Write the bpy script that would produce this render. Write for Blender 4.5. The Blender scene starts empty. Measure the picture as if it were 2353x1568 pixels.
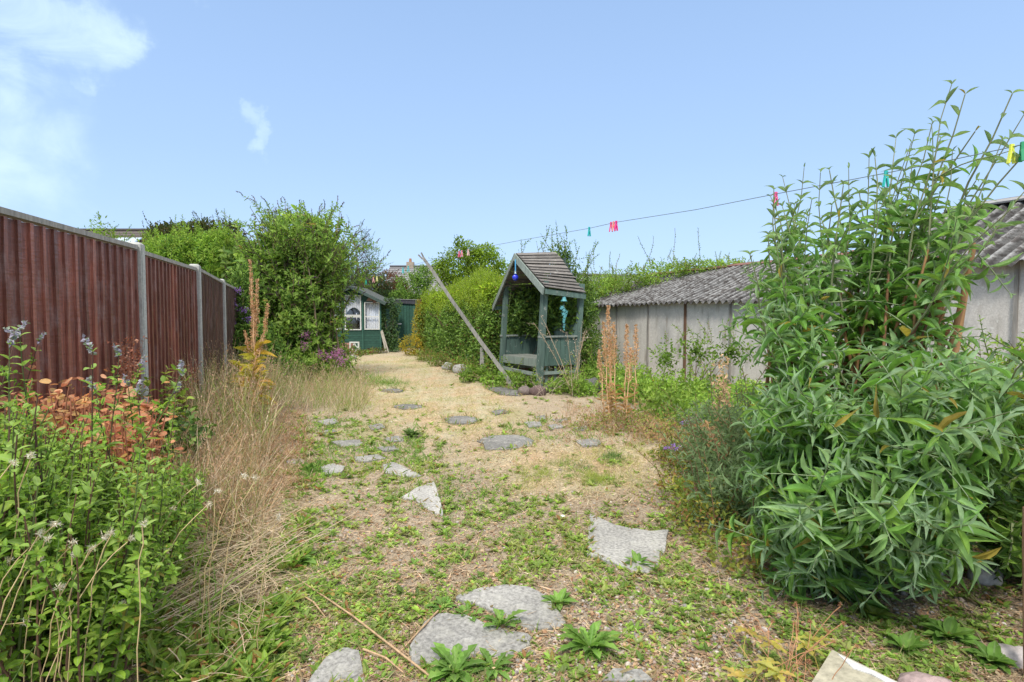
import bpy, math, numpy as np
from mathutils import Vector
sc = bpy.context.scene
COL = sc.collection
R = math.radians
rng = np.random.default_rng(7)

# ------------------------------------------------------------------ camera
CAMH, PITCH, FPX, CX, CY = 1.30, R(2.5), 1307.2, 1176.5, 784.0
cam_data = bpy.data.cameras.new('camera')
cam_data.lens = 20.0; cam_data.sensor_width = 36.0; cam_data.sensor_fit = 'HORIZONTAL'
cam_data.clip_start = 0.05; cam_data.clip_end = 2000
cam = bpy.data.objects.new('camera', cam_data); COL.objects.link(cam)
cam.location = (0, 0, CAMH); cam.rotation_euler = (R(90) - PITCH, 0, 0)
sc.camera = cam

# ------------------------------------------------------------------ world and sun
SUN_EL, SUN_AZ = R(52), R(192)        # azimuth from +Y clockwise (behind the camera, slightly left)
w = bpy.data.worlds.new('World'); sc.world = w; w.use_nodes = True
nt = w.node_tree; nt.nodes.clear()
def N(nt, typ, **kw):
    n = nt.nodes.new(typ)
    for k, v in kw.items():
        if k == 'inp':
            for i, x in v.items(): n.inputs[i].default_value = x
        else: setattr(n, k, v)
    return n
def LK(nt, a, b): nt.links.new(a, b)
out = N(nt, 'ShaderNodeOutputWorld'); bg = N(nt, 'ShaderNodeBackground'); bg.inputs[1].default_value = 0.1
sky = N(nt, 'ShaderNodeTexSky', sky_type='NISHITA', sun_disc=False, sun_elevation=SUN_EL, sun_rotation=SUN_AZ)
sky.air_density = 1.0; sky.dust_density = 1.5
tc = N(nt, 'ShaderNodeTexCoord'); sep = N(nt, 'ShaderNodeSeparateXYZ'); LK(nt, tc.outputs['Generated'], sep.inputs[0])
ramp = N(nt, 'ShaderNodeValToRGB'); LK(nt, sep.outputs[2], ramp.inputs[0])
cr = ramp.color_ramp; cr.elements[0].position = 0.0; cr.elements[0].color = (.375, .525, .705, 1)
cr.elements[1].position = 1.0; cr.elements[1].color = (1.5, 1.44, 1.34, 1)   # whitened zenith above the frame, added to raise the ambient fill
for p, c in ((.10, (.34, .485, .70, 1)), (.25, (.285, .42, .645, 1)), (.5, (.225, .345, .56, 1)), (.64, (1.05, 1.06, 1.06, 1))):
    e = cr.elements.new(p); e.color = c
noise = N(nt, 'ShaderNodeTexNoise', inp={'Scale': 7.5, 'Detail': 10.0, 'Roughness': .58, 'Distortion': .8})
mp = N(nt, 'ShaderNodeMapping'); mp.inputs['Scale'].default_value = (1, 1, 1.5); mp.inputs['Rotation'].default_value = (0, .6, 0)
LK(nt, tc.outputs['Generated'], mp.inputs[0]); LK(nt, mp.outputs[0], noise.inputs['Vector'])
wn = N(nt, 'ShaderNodeTexNoise', inp={'Scale': 9.0, 'Detail': 6.0, 'Roughness': .6}); LK(nt, tc.outputs['Generated'], wn.inputs['Vector'])
ws = N(nt, 'ShaderNodeVectorMath', operation='SUBTRACT'); LK(nt, wn.outputs['Color'], ws.inputs[0]); ws.inputs[1].default_value = (.5, .5, .5)
wsc = N(nt, 'ShaderNodeVectorMath', operation='SCALE'); LK(nt, ws.outputs[0], wsc.inputs[0]); wsc.inputs['Scale'].default_value = .22
wadd = N(nt, 'ShaderNodeVectorMath', operation='ADD'); LK(nt, tc.outputs['Generated'], wadd.inputs[0]); LK(nt, wsc.outputs[0], wadd.inputs[1])
wnm = N(nt, 'ShaderNodeVectorMath', operation='NORMALIZE'); LK(nt, wadd.outputs[0], wnm.inputs[0])
def cloud(d, a0, a1, prev):
    d = Vector(d).normalized()
    dp = N(nt, 'ShaderNodeVectorMath', operation='DOT_PRODUCT'); LK(nt, wnm.outputs[0], dp.inputs[0]); dp.inputs[1].default_value = d
    mr = N(nt, 'ShaderNodeMapRange', interpolation_type='SMOOTHSTEP'); LK(nt, dp.outputs['Value'], mr.inputs[0])
    mr.inputs[1].default_value = math.cos(a0); mr.inputs[2].default_value = math.cos(a1)
    mr.inputs[3].default_value = 0; mr.inputs[4].default_value = min(1.0, .45 + a0 * 6)
    if prev is None: return mr.outputs[0]
    m = N(nt, 'ShaderNodeMath', operation='MAXIMUM'); LK(nt, prev, m.inputs[0]); LK(nt, mr.outputs[0], m.inputs[1]); return m.outputs[0]
def raydir(px, py):
    x = (px - CX) / FPX; y = -(py - CY) / FPX
    return Vector((x, math.cos(PITCH) + y * math.sin(PITCH), -math.sin(PITCH) + y * math.cos(PITCH)))
cm = None
for (px, py, a, b) in ((70, 40, .11, .03), (150, 105, .075, .02), (10, 190, .085, .02), (215, 190, .03, .0), (560, 270, .030, .0), (588, 315, .030, .0), (490, -10, .035, .0), (-400, 120, .3, .1), (500, -900, .4, .1)):
    cm = cloud(raydir(px, py), a, b, cm)
ms_ = N(nt, 'ShaderNodeMath', operation='MULTIPLY_ADD'); LK(nt, cm, ms_.inputs[0]); ms_.inputs[1].default_value = .30; LK(nt, noise.outputs[0], ms_.inputs[2])
mr = N(nt, 'ShaderNodeMapRange', interpolation_type='SMOOTHSTEP'); LK(nt, ms_.outputs[0], mr.inputs[0]); mr.inputs[1].default_value = .54; mr.inputs[2].default_value = .98
mul = N(nt, 'ShaderNodeMath', operation='MULTIPLY'); LK(nt, cm, mul.inputs[0]); mul.inputs[1].default_value = 1.1; mul.use_clamp = True
mul2 = N(nt, 'ShaderNodeMath', operation='MULTIPLY'); LK(nt, mul.outputs[0], mul2.inputs[0]); LK(nt, mr.outputs[0], mul2.inputs[1])
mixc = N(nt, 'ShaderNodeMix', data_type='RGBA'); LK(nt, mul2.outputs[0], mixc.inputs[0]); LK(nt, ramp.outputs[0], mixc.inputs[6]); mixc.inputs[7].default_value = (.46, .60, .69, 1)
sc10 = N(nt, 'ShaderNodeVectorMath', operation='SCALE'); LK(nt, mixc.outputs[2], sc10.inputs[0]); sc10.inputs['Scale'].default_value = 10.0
mixs = N(nt, 'ShaderNodeMix', data_type='RGBA'); mixs.inputs[0].default_value = .85
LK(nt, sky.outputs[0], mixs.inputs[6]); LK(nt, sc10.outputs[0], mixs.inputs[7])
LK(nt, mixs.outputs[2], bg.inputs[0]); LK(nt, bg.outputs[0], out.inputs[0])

sl = bpy.data.lights.new('sun', 'SUN'); sl.energy = 2.0; sl.angle = R(10); sl.color = (1, .95, .86)
so = bpy.data.objects.new('sun', sl); COL.objects.link(so)
sd = Vector((math.sin(SUN_AZ) * math.cos(SUN_EL), math.cos(SUN_AZ) * math.cos(SUN_EL), math.sin(SUN_EL)))
so.rotation_euler = sd.to_track_quat('Z', 'Y').to_euler()
sc.view_settings.view_transform = 'Standard'; sc.view_settings.look = 'None'
sc.view_settings.exposure = 0.80; sc.view_settings.gamma = 1.0
sc.cycles.max_bounces = 8; sc.cycles.diffuse_bounces = 5; sc.cycles.glossy_bounces = 2
sc.cycles.transmission_bounces = 4; sc.cycles.transparent_max_bounces = 8

# ------------------------------------------------------------------ projection helpers (photo of 2353 x 1568)
def P(px, py, Y):
    d = raydir(px, py); t = Y / d.y
    return Vector((d.x * t, Y, CAMH + d.z * t))
def G(px, py, z=0.0):
    d = raydir(px, py); t = (z - CAMH) / d.z
    return Vector((d.x * t, d.y * t, z))
def proj(X, Y, Z):
    c, s = math.cos(PITCH), math.sin(PITCH)
    dz = Z - CAMH; dep = Y * c - dz * s; up = Y * s + dz * c
    return CX + X / dep * FPX, CY - up / dep * FPX
def z8(x, y): return ((1000 + x / 1.353) / 1.632, (1400 + y / 1.353) / 1.632)

# ------------------------------------------------------------------ noise and ground height
_dirs = np.random.default_rng(3).normal(size=(8, 3)); _ph = np.random.default_rng(4).uniform(0, 6.28, 8)
def sn(Pn, s, off=0.0):
    Pn = np.asarray(Pn, float) * s + off; a = 0
    for k in range(8):
        a = a + np.sin(Pn @ _dirs[k] * (1 + .35 * k) + _ph[k]) / (1 + .25 * k)
    return a / 2.6
def sstep(a, b, x):
    t = np.clip((x - a) / (b - a), 0, 1); return t * t * (3 - 2 * t)
def bed_edge(Y): return np.interp(Y, [0, 2.0, 4.5, 7.6, 13.8, 20], [-.75, -.95, -1.75, -2.6, -4.5, -5.5])
def gz(X, Y):
    X = np.asarray(X, float); Y = np.asarray(Y, float)
    m = .28 * sstep(0, 1.3, bed_edge(Y) - X) * (1 - sstep(9, 12, Y))
    m = m + .05 * sstep(1.3, 2.3, X) * (1 - sstep(7, 9, Y)) * sstep(0, 1, Y)
    q = np.stack([X, Y, X * 0], -1)
    near = np.exp(-((X / 9) ** 2)) * (Y > -2) * (Y < 26)
    return m + near * (.012 * sn(q, 2.1) + .007 * sn(q, 6.0))
def gzf(x, y): return float(gz(x, y))

# ------------------------------------------------------------------ mesh builder
ORG = {}
def nrm(v): return v / np.maximum(np.linalg.norm(v, axis=-1, keepdims=True), 1e-9)
class MB:
    def __init__(s): s.V = []; s.C = []; s.Q = []; s.T = []; s.n = 0
    def add(s, V, Q=None, T=None, col=(1, 1, 1), al=1.0):
        V = np.asarray(V, float).reshape(-1, 3); m = len(V)
        c = np.empty((m, 4)); c[:, :3] = col; c[:, 3] = al
        s.V.append(V); s.C.append(c)
        if Q is not None and len(Q): s.Q.append(np.asarray(Q, int).reshape(-1, 4) + s.n)
        if T is not None and len(T): s.T.append(np.asarray(T, int).reshape(-1, 3) + s.n)
        s.n += m
    def box(s, c, size, ax=None, col=(1, 1, 1)):
        """box centred at c, full sizes, axes rows of ax"""
        ax = np.eye(3) if ax is None else np.asarray([list(a) for a in ax], float)
        h = np.array(size) / 2
        k = np.array([[x, y, z] for z in (-1, 1) for y in (-1, 1) for x in (-1, 1)], float) * h
        s.add(np.array(list(c), float) + k @ ax, [[0, 2, 3, 1], [4, 5, 7, 6], [0, 1, 5, 4], [2, 6, 7, 3], [0, 4, 6, 2], [1, 3, 7, 5]], col=col)
    def beam(s, a, b, wd, th, up=(0, 0, 1), col=(1, 1, 1)):
        a = Vector(a); b = Vector(b); y = (b - a); L = y.length; y.normalize()
        x = y.cross(Vector(up)).normalized(); z = x.cross(y)
        s.box((a + b) / 2, (wd, L, th), (x, y, z), col)
    def prism(s, top, depth, col=(1, 1, 1), taper=1.0, cz=0):
        """polygon (n,3) extruded along -depth vector; fan triangles around centre"""
        top = np.asarray([list(p) for p in top], float); n = len(top); c = top.mean(0)
        d = np.asarray(list(depth), float)
        bot = c + (top - c) * taper + d
        V = np.concatenate([top, bot, [c + np.array([0, 0, cz])], [c + d]])
        T = []; Q = []
        for i in range(n):
            j = (i + 1) % n
            T += [[i, j, 2 * n], [n + j, n + i, 2 * n + 1]]; Q.append([j, i, n + i, n + j])
        s.add(V, Q, T, col)
    def lathe(s, c, prof, n=16, col=(1, 1, 1), ax=None):
        ax = np.eye(3) if ax is None else np.asarray([list(a) for a in ax], float)
        a = np.linspace(0, 2 * np.pi, n, endpoint=False)
        V = np.concatenate([np.stack([r * np.cos(a), r * np.sin(a), a * 0 + z], -1) for r, z in prof])
        Q = []
        for k in range(len(prof) - 1):
            for i in range(n):
                j = (i + 1) % n; Q.append([k * n + i, k * n + j, (k + 1) * n + j, (k + 1) * n + i])
        s.add(np.array(list(c), float) + V @ ax, Q, col=col)
    def tubes(s, Pt, r, sides=4, col=(1, 1, 1)):
        Pt = np.asarray(Pt, float)
        if Pt.ndim == 2: Pt = Pt[None]
        n, K, _ = Pt.shape; r = np.broadcast_to(np.asarray(r, float), (n, K)) if np.ndim(r) else np.full((n, K), r)
        T = np.gradient(Pt, axis=1) if K > 1 else Pt; T = nrm(T)
        ref = np.array([.8, .6, .05]); A = nrm(np.cross(T, ref)); B = np.cross(T, A)
        a = np.linspace(0, 2 * np.pi, sides, endpoint=False)
        V = Pt[:, :, None] + r[:, :, None, None] * (A[:, :, None] * np.cos(a)[:, None] + B[:, :, None] * np.sin(a)[:, None])
        base = (np.arange(n) * K * sides)[:, None, None] + (np.arange(K - 1) * sides)[None, :, None]
        i = np.arange(sides); j = (i + 1) % sides
        Q = np.stack([base + i, base + j, base + sides + j, base + sides + i], -1).reshape(-1, 4)
        c = np.asarray(col, float)
        if c.ndim == 2: c = np.repeat(c, K * sides, 0)
        s.add(V.reshape(-1, 3), Q, col=c)
    def leaves(s, tm, Pn, D, U, L, W, col):
        tv, tq, tt, ta = tm; n = len(Pn)
        if n == 0: return
        D = nrm(D); S = nrm(np.cross(D, U)); Nn = np.cross(S, D)
        L = np.broadcast_to(L, (n,))[:, None, None]; W = np.broadcast_to(W, (n,))[:, None, None]
        V = Pn[:, None] + L * (tv[None, :, 0:1] * W * S[:, None] + tv[None, :, 1:2] * D[:, None] + tv[None, :, 2:3] * Nn[:, None])
        m = len(tv); off = (np.arange(n) * m)[:, None, None]
        Q = (tq[None] + off).reshape(-1, 4) if len(tq) else None
        T = (tt[None] + off).reshape(-1, 3) if len(tt) else None
        s.add(V.reshape(-1, 3), Q, T, np.repeat(np.broadcast_to(col, (n, 3)), m, 0), np.tile(ta, n))
    def build(s, name, mat, parent=None, org=None, smooth=False):
        V = np.concatenate(s.V); C = np.concatenate(s.C)
        o_ = Vector(ORG[parent.name]) if parent is not None else Vector(org if org is not None else (0, 0, 0))
        V = V - np.array(o_)
        Q = np.concatenate(s.Q) if s.Q else np.zeros((0, 4), int); T = np.concatenate(s.T) if s.T else np.zeros((0, 3), int)
        me = bpy.data.meshes.new(name); me.vertices.add(len(V)); me.vertices.foreach_set('co', V.ravel())
        lo = np.concatenate([Q.ravel(), T.ravel()]); nq, nt_ = len(Q), len(T)
        st = np.concatenate([np.arange(nq) * 4, nq * 4 + np.arange(nt_) * 3])
        me.loops.add(len(lo)); me.loops.foreach_set('vertex_index', lo)
        me.polygons.add(nq + nt_); me.polygons.foreach_set('loop_start', st)
        if smooth: me.polygons.foreach_set('use_smooth', np.ones(nq + nt_, bool))
        else: me.polygons.foreach_set('use_smooth', np.zeros(nq + nt_, bool))
        at = me.color_attributes.new('Col', 'FLOAT_COLOR', 'POINT'); at.data.foreach_set('color', C.ravel())
        me.update(calc_edges=True)
        me.materials.append(mat)
        o = bpy.data.objects.new(name, me); COL.objects.link(o)
        if parent is not None: o.parent = parent
        else: o.location = o_
        ORG[o.name] = tuple(o_)
        return o
def tag(o, label=None, cat=None, group=None, kind=None):
    if label: o['label'] = label
    if cat: o['category'] = cat
    if group: o['group'] = group
    if kind: o['kind'] = kind
    return o
def thing(name, loc, label, cat, group=None, kind=None):
    o = bpy.data.objects.new(name, None); COL.objects.link(o); o.location = loc; o.empty_display_size = .2
    ORG[o.name] = tuple(loc); return tag(o, label, cat, group, kind)

# ------------------------------------------------------------------ materials
def newmat(name):
    m = bpy.data.materials.new(name); m.use_nodes = True; t = m.node_tree; t.nodes.clear()
    o = N(t, 'ShaderNodeOutputMaterial'); b = N(t, 'ShaderNodeBsdfPrincipled'); LK(t, b.outputs[0], o.inputs[0])
    return m, t, b, o
def texco(t, scale=(1, 1, 1)):
    c = N(t, 'ShaderNodeTexCoord'); m = N(t, 'ShaderNodeMapping'); m.inputs['Scale'].default_value = scale
    LK(t, c.outputs['Object'], m.inputs[0]); return m.outputs[0]
def nz(t, vec, scale, detail=6, rough=.6):
    n = N(t, 'ShaderNodeTexNoise', inp={'Scale': scale, 'Detail': detail, 'Roughness': rough}); LK(t, vec, n.inputs['Vector']); return n.outputs[0]
def rmp(t, fac, stops):
    r = N(t, 'ShaderNodeValToRGB'); LK(t, fac, r.inputs[0]); e = r.color_ramp.elements
    e[0].position, e[0].color = stops[0][0], tuple(stops[0][1]) + (1,)
    e[1].position, e[1].color = stops[-1][0], tuple(stops[-1][1]) + (1,)
    for p, c in stops[1:-1]:
        x = e.new(p); x.color = tuple(c) + (1,)
    return r.outputs[0]
def mixn(t, a, b, fac, mode='MIX'):
    m = N(t, 'ShaderNodeMix', data_type='RGBA', blend_type=mode)
    for i, v in ((0, fac), (6, a), (7, b)):
        if isinstance(v, (int, float)): m.inputs[i].default_value = v
        elif isinstance(v, tuple): m.inputs[i].default_value = v + (1,) if len(v) == 3 else v
        else: LK(t, v, m.inputs[i])
    return m.outputs[2]
def bump(t, b, h, st, dist=.01):
    n = N(t, 'ShaderNodeBump', inp={'Strength': st, 'Distance': dist}); LK(t, h, n.inputs['Height']); LK(t, n.outputs[0], b.inputs['Normal'])
def leaf_mat(name, trans=.35, rough=.5, rib=.35, var=.25, spec=.35):
    m, t, b, o = newmat(name)
    a = N(t, 'ShaderNodeAttribute', attribute_name='Col')
    v = texco(t); n = nz(t, v, 22, 3)
    c = mixn(t, a.outputs['Color'], rmp(t, n, [(.3, (1 - var,) * 3), (.7, (1 + var * .6,) * 3)]), 1.0, 'MULTIPLY')
    ribf = N(t, 'ShaderNodeMapRange'); LK(t, a.outputs['Alpha'], ribf.inputs[0]); ribf.inputs[1].default_value = 0; ribf.inputs[2].default_value = .22
    ribf.inputs[3].default_value = rib; ribf.inputs[4].default_value = 0
    pale = mixn(t, c, (.45, .55, .32), ribf.outputs[0])
    LK(t, pale, b.inputs['Base Color']); b.inputs['Roughness'].default_value = rough; b.inputs['Specular IOR Level'].default_value = spec
    tr = N(t, 'ShaderNodeBsdfTranslucent'); tcx = mixn(t, pale, (1.0, 1.0, .35), .45, 'MULTIPLY'); LK(t, tcx, tr.inputs[0])
    ms = N(t, 'ShaderNodeMixShader', inp={0: trans}); LK(t, b.outputs[0], ms.inputs[1]); LK(t, tr.outputs[0], ms.inputs[2]); LK(t, ms.outputs[0], o.inputs[0])
    return m
def col_mat(name, rough=.8, var=.3, scale=30, stretch=(1, 1, 1), bmp=.3, bdist=.004, spec=.3, dirt=None, dirtscale=3):
    m, t, b, o = newmat(name); a = N(t, 'ShaderNodeAttribute', attribute_name='Col'); v = texco(t, stretch)
    n = nz(t, v, scale, 8, .65)
    c = mixn(t, a.outputs['Color'], rmp(t, n, [(.3, (1 - var,) * 3), (.7, (1 + var * .7,) * 3)]), 1.0, 'MULTIPLY')
    if dirt:
        n2 = nz(t, texco(t), dirtscale, 6, .7); c = mixn(t, c, dirt[0], rmp(t, n2, [(dirt[1], (0, 0, 0)), (dirt[1] + dirt[2], (1, 1, 1))]))
    LK(t, c, b.inputs['Base Color']); b.inputs['Roughness'].default_value = rough; b.inputs['Specular IOR Level'].default_value = spec
    if bmp: bump(t, b, n, bmp, bdist)
    return m
M = {}
M['leaf'] = leaf_mat('leaf', .50, .6, .35, .35, .2)
M['leaf_fuzzy'] = leaf_mat('leaf_fuzzy', .46, .75, .35, .35, .15)
M['leaf_gloss'] = leaf_mat('leaf_gloss', .38, .5, .1, .35, .35)
M['straw'] = leaf_mat('straw', .30, .7, 0, .3, .2)
M['bark'] = col_mat('bark', .9, .4, 25, (1, 1, .15), .6, .006)
M['stem'] = col_mat('stem', .6, .25, 20, (1, 1, .3), .2)
M['paint_green'] = col_mat('faded_green_paint', .75, .35, 22, (1, 1, .12), .5, .003, dirt=((.36, .37, .34), .60, .10), dirtscale=9)
M['shed_green'] = col_mat('shed_green_paint', .75, .3, 16, (.5, .5, 1), .3, .003, dirt=((.20, .22, .20), .68, .15), dirtscale=5)
M['slat'] = col_mat('weathered_roof_slat', .9, .45, 18, (.35, .35, 3), .7, .004, dirt=((.42, .42, .39), .60, .1), dirtscale=16)
M['grey_wood'] = col_mat('grey_weathered_wood', .9, .4, 30, (1, 1, .1), .6, .003)
M['concrete'] = col_mat('concrete', .9, .25, 40, (1, 1, 1), .5, .004, dirt=((.30, .30, .28), .52, .2), dirtscale=4)
M['stone'] = col_mat('stone', .95, .55, 55, (1, 1, 1), .6, .006, dirt=((.42, .41, .37), .50, .3), dirtscale=11)
M['rubble'] = col_mat('rubble', .9, .35, 30, (1, 1, 1), .8, .008)
M['cloth'] = col_mat('curtain_cloth', .9, .08, 20, (1, 1, 1), 0)
M['plastic'] = col_mat('plastic', .45, .1, 8, (1, 1, 1), 0, spec=.5)
M['white_paint'] = col_mat('white_paint', .6, .15, 30, (1, 1, 1), .2)
M['tile'] = col_mat('roof_tile', .85, .3, 12, (1, 1, 6), .5)
# fence boards: brown stain with silvery sheen streaks painted into the colour
m, t, b, o = newmat('stained_board'); a = N(t, 'ShaderNodeAttribute', attribute_name='Col')
v = texco(t, (1, 1, .06)); n = nz(t, v, 45, 8, .7); v2 = texco(t, (1, 1, .5)); n2 = nz(t, v2, 9, 5, .65)
v3 = texco(t, (.4, .4, 3.0)); n3 = nz(t, v3, 14, 4, .6)
c = mixn(t, a.outputs['Color'], rmp(t, n, [(.3, (.45, .42, .42)), (.55, (1, 1, 1)), (.8, (1.7, 1.6, 1.5))]), 1.0, 'MULTIPLY')
c = mixn(t, c, (.42, .34, .33), rmp(t, n2, [(.54, (0, 0, 0)), (.78, (.42,) * 3)]))
LK(t, c, b.inputs['Base Color']); LK(t, rmp(t, n2, [(.35, (.34,) * 3), (.7, (.6,) * 3)]), b.inputs['Roughness'])
ad = N(t, 'ShaderNodeMath', operation='ADD'); LK(t, n, ad.inputs[0]); LK(t, n3, ad.inputs[1]); bump(t, b, ad.outputs[0], .8, .006)
b.inputs['Specular IOR Level'].default_value = .7
M['fence'] = m
# asbestos cement wall
m, t, b, o = newmat('cement_panel'); v = texco(t); n = nz(t, v, 60, 8, .75); n2 = nz(t, v, 1.6, 5, .6); n3 = nz(t, texco(t, (1, 1, .25)), 7, 5, .6); n4 = nz(t, v, 20, 3, .5)
c = rmp(t, n, [(.35, (.44, .415, .385)), (.6, (.61, .58, .54))])
c = mixn(t, c, (.34, .335, .33), rmp(t, n2, [(.45, (0, 0, 0)), (.65, (.7,) * 3)]))
c = mixn(t, c, (.24, .21, .17), rmp(t, n3, [(.52, (0, 0, 0)), (.70, (.65,) * 3)]))
c = mixn(t, c, (.62, .62, .58), rmp(t, n4, [(.64, (0, 0, 0)), (.68, (.8,) * 3)]))
LK(t, c, b.inputs['Base Color']); b.inputs['Roughness'].default_value = .95; bump(t, b, n, .4, .004); M['cement'] = m
# corrugated roof with lichen and moss
m, t, b, o = newmat('corrugated_cement'); v = texco(t); n = nz(t, v, 22, 8, .75); n2 = nz(t, v, 9, 6, .75); n3 = nz(t, v, 45, 3, .6)
c = rmp(t, n, [(.3, (.10, .10, .10)), (.5, (.23, .228, .225)), (.7, (.42, .415, .41))])
c = mixn(t, c, (.045, .035, .03), rmp(t, n2, [(.47, (0, 0, 0)), (.56, (.85,) * 3)]))
c = mixn(t, c, (.55, .55, .50), rmp(t, n3, [(.66, (0, 0, 0)), (.70, (.7,) * 3)]))
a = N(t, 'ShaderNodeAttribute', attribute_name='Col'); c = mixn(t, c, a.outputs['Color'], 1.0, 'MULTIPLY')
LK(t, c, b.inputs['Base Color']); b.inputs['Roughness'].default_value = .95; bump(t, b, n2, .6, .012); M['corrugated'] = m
# ground
m, t, b, o = newmat('ground_soil'); a = N(t, 'ShaderNodeAttribute', attribute_name='Col'); v = texco(t)
n = nz(t, v, 38, 8, .75); n2 = nz(t, v, 6, 6, .7); n3 = nz(t, v, 120, 4, .7)
c = mixn(t, a.outputs['Color'], rmp(t, n, [(.3, (.45, .42, .40)), (.5, (1, 1, 1)), (.72, (1.7, 1.65, 1.5))]), 1.0, 'MULTIPLY')
c = mixn(t, c, rmp(t, n3, [(.35, (.08, .055, .035)), (.65, (.45, .38, .27))]), .35)
c = mixn(t, c, (.07, .10, .03), rmp(t, n2, [(.55, (0, 0, 0)), (.68, (.35,) * 3)]))
LK(t, c, b.inputs['Base Color']); b.inputs['Roughness'].default_value = 1.0; b.inputs['Specular IOR Level'].default_value = .1
bump(t, b, n, .9, .02); M['ground'] = m
# glass
m, t, b, o = newmat('window_glass'); tp_ = N(t, 'ShaderNodeBsdfTransparent'); gl_ = N(t, 'ShaderNodeBsdfGlossy'); gl_.inputs['Roughness'].default_value = .05
mx_ = N(t, 'ShaderNodeMixShader', inp={0: .10}); LK(t, tp_.outputs[0], mx_.inputs[1]); LK(t, gl_.outputs[0], mx_.inputs[2]); LK(t, mx_.outputs[0], o.inputs[0]); M['glass'] = m
m, t, b, o = newmat('skylight_glass'); b.inputs['Base Color'].default_value = (.5, .6, .68, 1); b.inputs['Roughness'].default_value = .08; b.inputs['Metallic'].default_value = .6; M['skylight'] = m
m, t, b, o = newmat('blue_glass'); b.inputs['Base Color'].default_value = (.02, .035, .55, 1); b.inputs['Roughness'].default_value = .08; b.inputs['Coat Weight'].default_value = .6; M['blue_glass'] = m

# ------------------------------------------------------------------ leaf templates: verts(x,y,z), quads, tris, |across|
def lance(n=4, prof=(.08, .75, 1, .72, .04), fold=.18, droop=.25, tip=0.0):
    ts = np.linspace(0, 1, len(prof)); V = []; A = []
    for k, t_ in enumerate(ts):
        z = -droop * t_ * t_; h = prof[k] / 2
        V += [(-h, t_, z + fold * h * .5), (0, t_, z), (h, t_, z + fold * h * .5)]; A += [1, 0, 1]
    Q = []
    for k in range(len(ts) - 1):
        i = 3 * k; Q += [[i, i + 1, i + 4, i + 3], [i + 1, i + 2, i + 5, i + 4]]
    return (np.array(V, float), np.array(Q), np.zeros((0, 3), int), np.array(A, float))
T_L1 = lance(droop=.12, fold=.6); T_L2 = lance(droop=.42, fold=.7); T_L3 = lance(droop=-.05, fold=.9)
T_L4 = lance(prof=(.08, .6, .9, 1, .62, .3, .03), droop=.75, fold=.9); T_LONG = [T_L1, T_L2, T_L3]; T_BUD = [T_L1, T_L2, T_L2, T_L4, T_L4, T_L3]
T_OV = [lance(prof=(.2, .85, 1, .8, .1), droop=.15, fold=.5), lance(prof=(.2, .8, 1, .85, .15), droop=.45, fold=.3)]
T_RND = [lance(prof=(.35, .9, 1, .95, .5), droop=.1, fold=.3), lance(prof=(.3, .95, 1, .85, .4), droop=.3, fold=-.2)]
T_TOOTH = [lance(prof=(.15, .25, .6, .3, .8, .4, 1, .55, .95, .5, .05), droop=.25, fold=.4), lance(prof=(.12, .3, .55, .35, .75, .45, .95, .6, .8, .4, .05), droop=.5, fold=.5)]
T_LOBE = [lance(prof=(.15, .8, .35, 1, .45, .6, .05), droop=.2, fold=.4)]
T_S = (np.array([(0, 0, 0), (-.5, .45, .1), (0, 1, -.12), (.5, .45, .1)], float), np.zeros((0, 4), int), np.array([[0, 3, 2], [0, 2, 1]]), np.array([.5, 1, .5, 1.]))
T_SM = [T_S]
def blade(bend, K=3):
    ts = np.linspace(0, 1, K + 1); V = []
    for t_ in ts:
        h = .5 * (1 - t_) ** .6 if t_ < 1 else .03
        V += [(-h, t_ * (1 - .25 * bend * t_), -bend * t_ * t_), (h, t_ * (1 - .25 * bend * t_), -bend * t_ * t_)]
    Q = [[2 * k, 2 * k + 1, 2 * k + 3, 2 * k + 2] for k in range(K)]
    return (np.array(V, float), np.array(Q), np.zeros((0, 3), int), np.ones(len(V)))
T_BL = [blade(.1), blade(.35), blade(.7)]
T_ST = [blade(.02, 1), blade(.15, 2)]
def pal(palette, n, jit=.15, wts=None):
    pa = np.asarray(palette, float); k = rng.choice(len(pa), n, p=None if wts is None else np.array(wts) / np.sum(wts))
    k2 = rng.integers(0, len(pa), n); f = rng.uniform(0, .35, (n, 1))
    return (pa[k] * (1 - f) + pa[k2] * f) * rng.uniform(1 - jit, 1 + jit, (n, 1))
def rnd3(n): return nrm(rng.normal(size=(n, 3)))
def putleaves(mb, tms, Pn, D, U, L, W, col):
    n = len(Pn)
    if n == 0: return
    L = np.broadcast_to(L, (n,)); W = np.broadcast_to(W, (n,)); col = np.broadcast_to(col, (n, 3)); U = np.broadcast_to(U, (n, 3))
    k = rng.integers(0, len(tms), n)
    for i, tm in enumerate(tms):
        s = k == i; mb.leaves(tm, Pn[s], D[s], U[s], L[s], W[s], col[s])
def paths(S, D, L, K=8, bend=0.0, wob=.08, grav=(0, 0, -1)):
    """curved stems; bend>0 droops along grav"""
    n = len(S); D = nrm(np.asarray(D, float)); g = np.asarray(grav, float); L = np.broadcast_to(L, (n,)); bend = np.broadcast_to(bend, (n,))
    out = [np.asarray(S, float)]; wv = rng.normal(size=(n, 3)) * wob; wv2 = rng.normal(size=(n, 3)) * wob
    for k in range(1, K):
        t_ = k / (K - 1)
        d = nrm(D + bend[:, None] * t_ * 1.2 * g + wv * math.sin(3 * t_) + wv2 * math.sin(6 * t_))
        out.append(out[-1] + d * (L / (K - 1))[:, None])
    return np.stack(out, 1)
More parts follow.
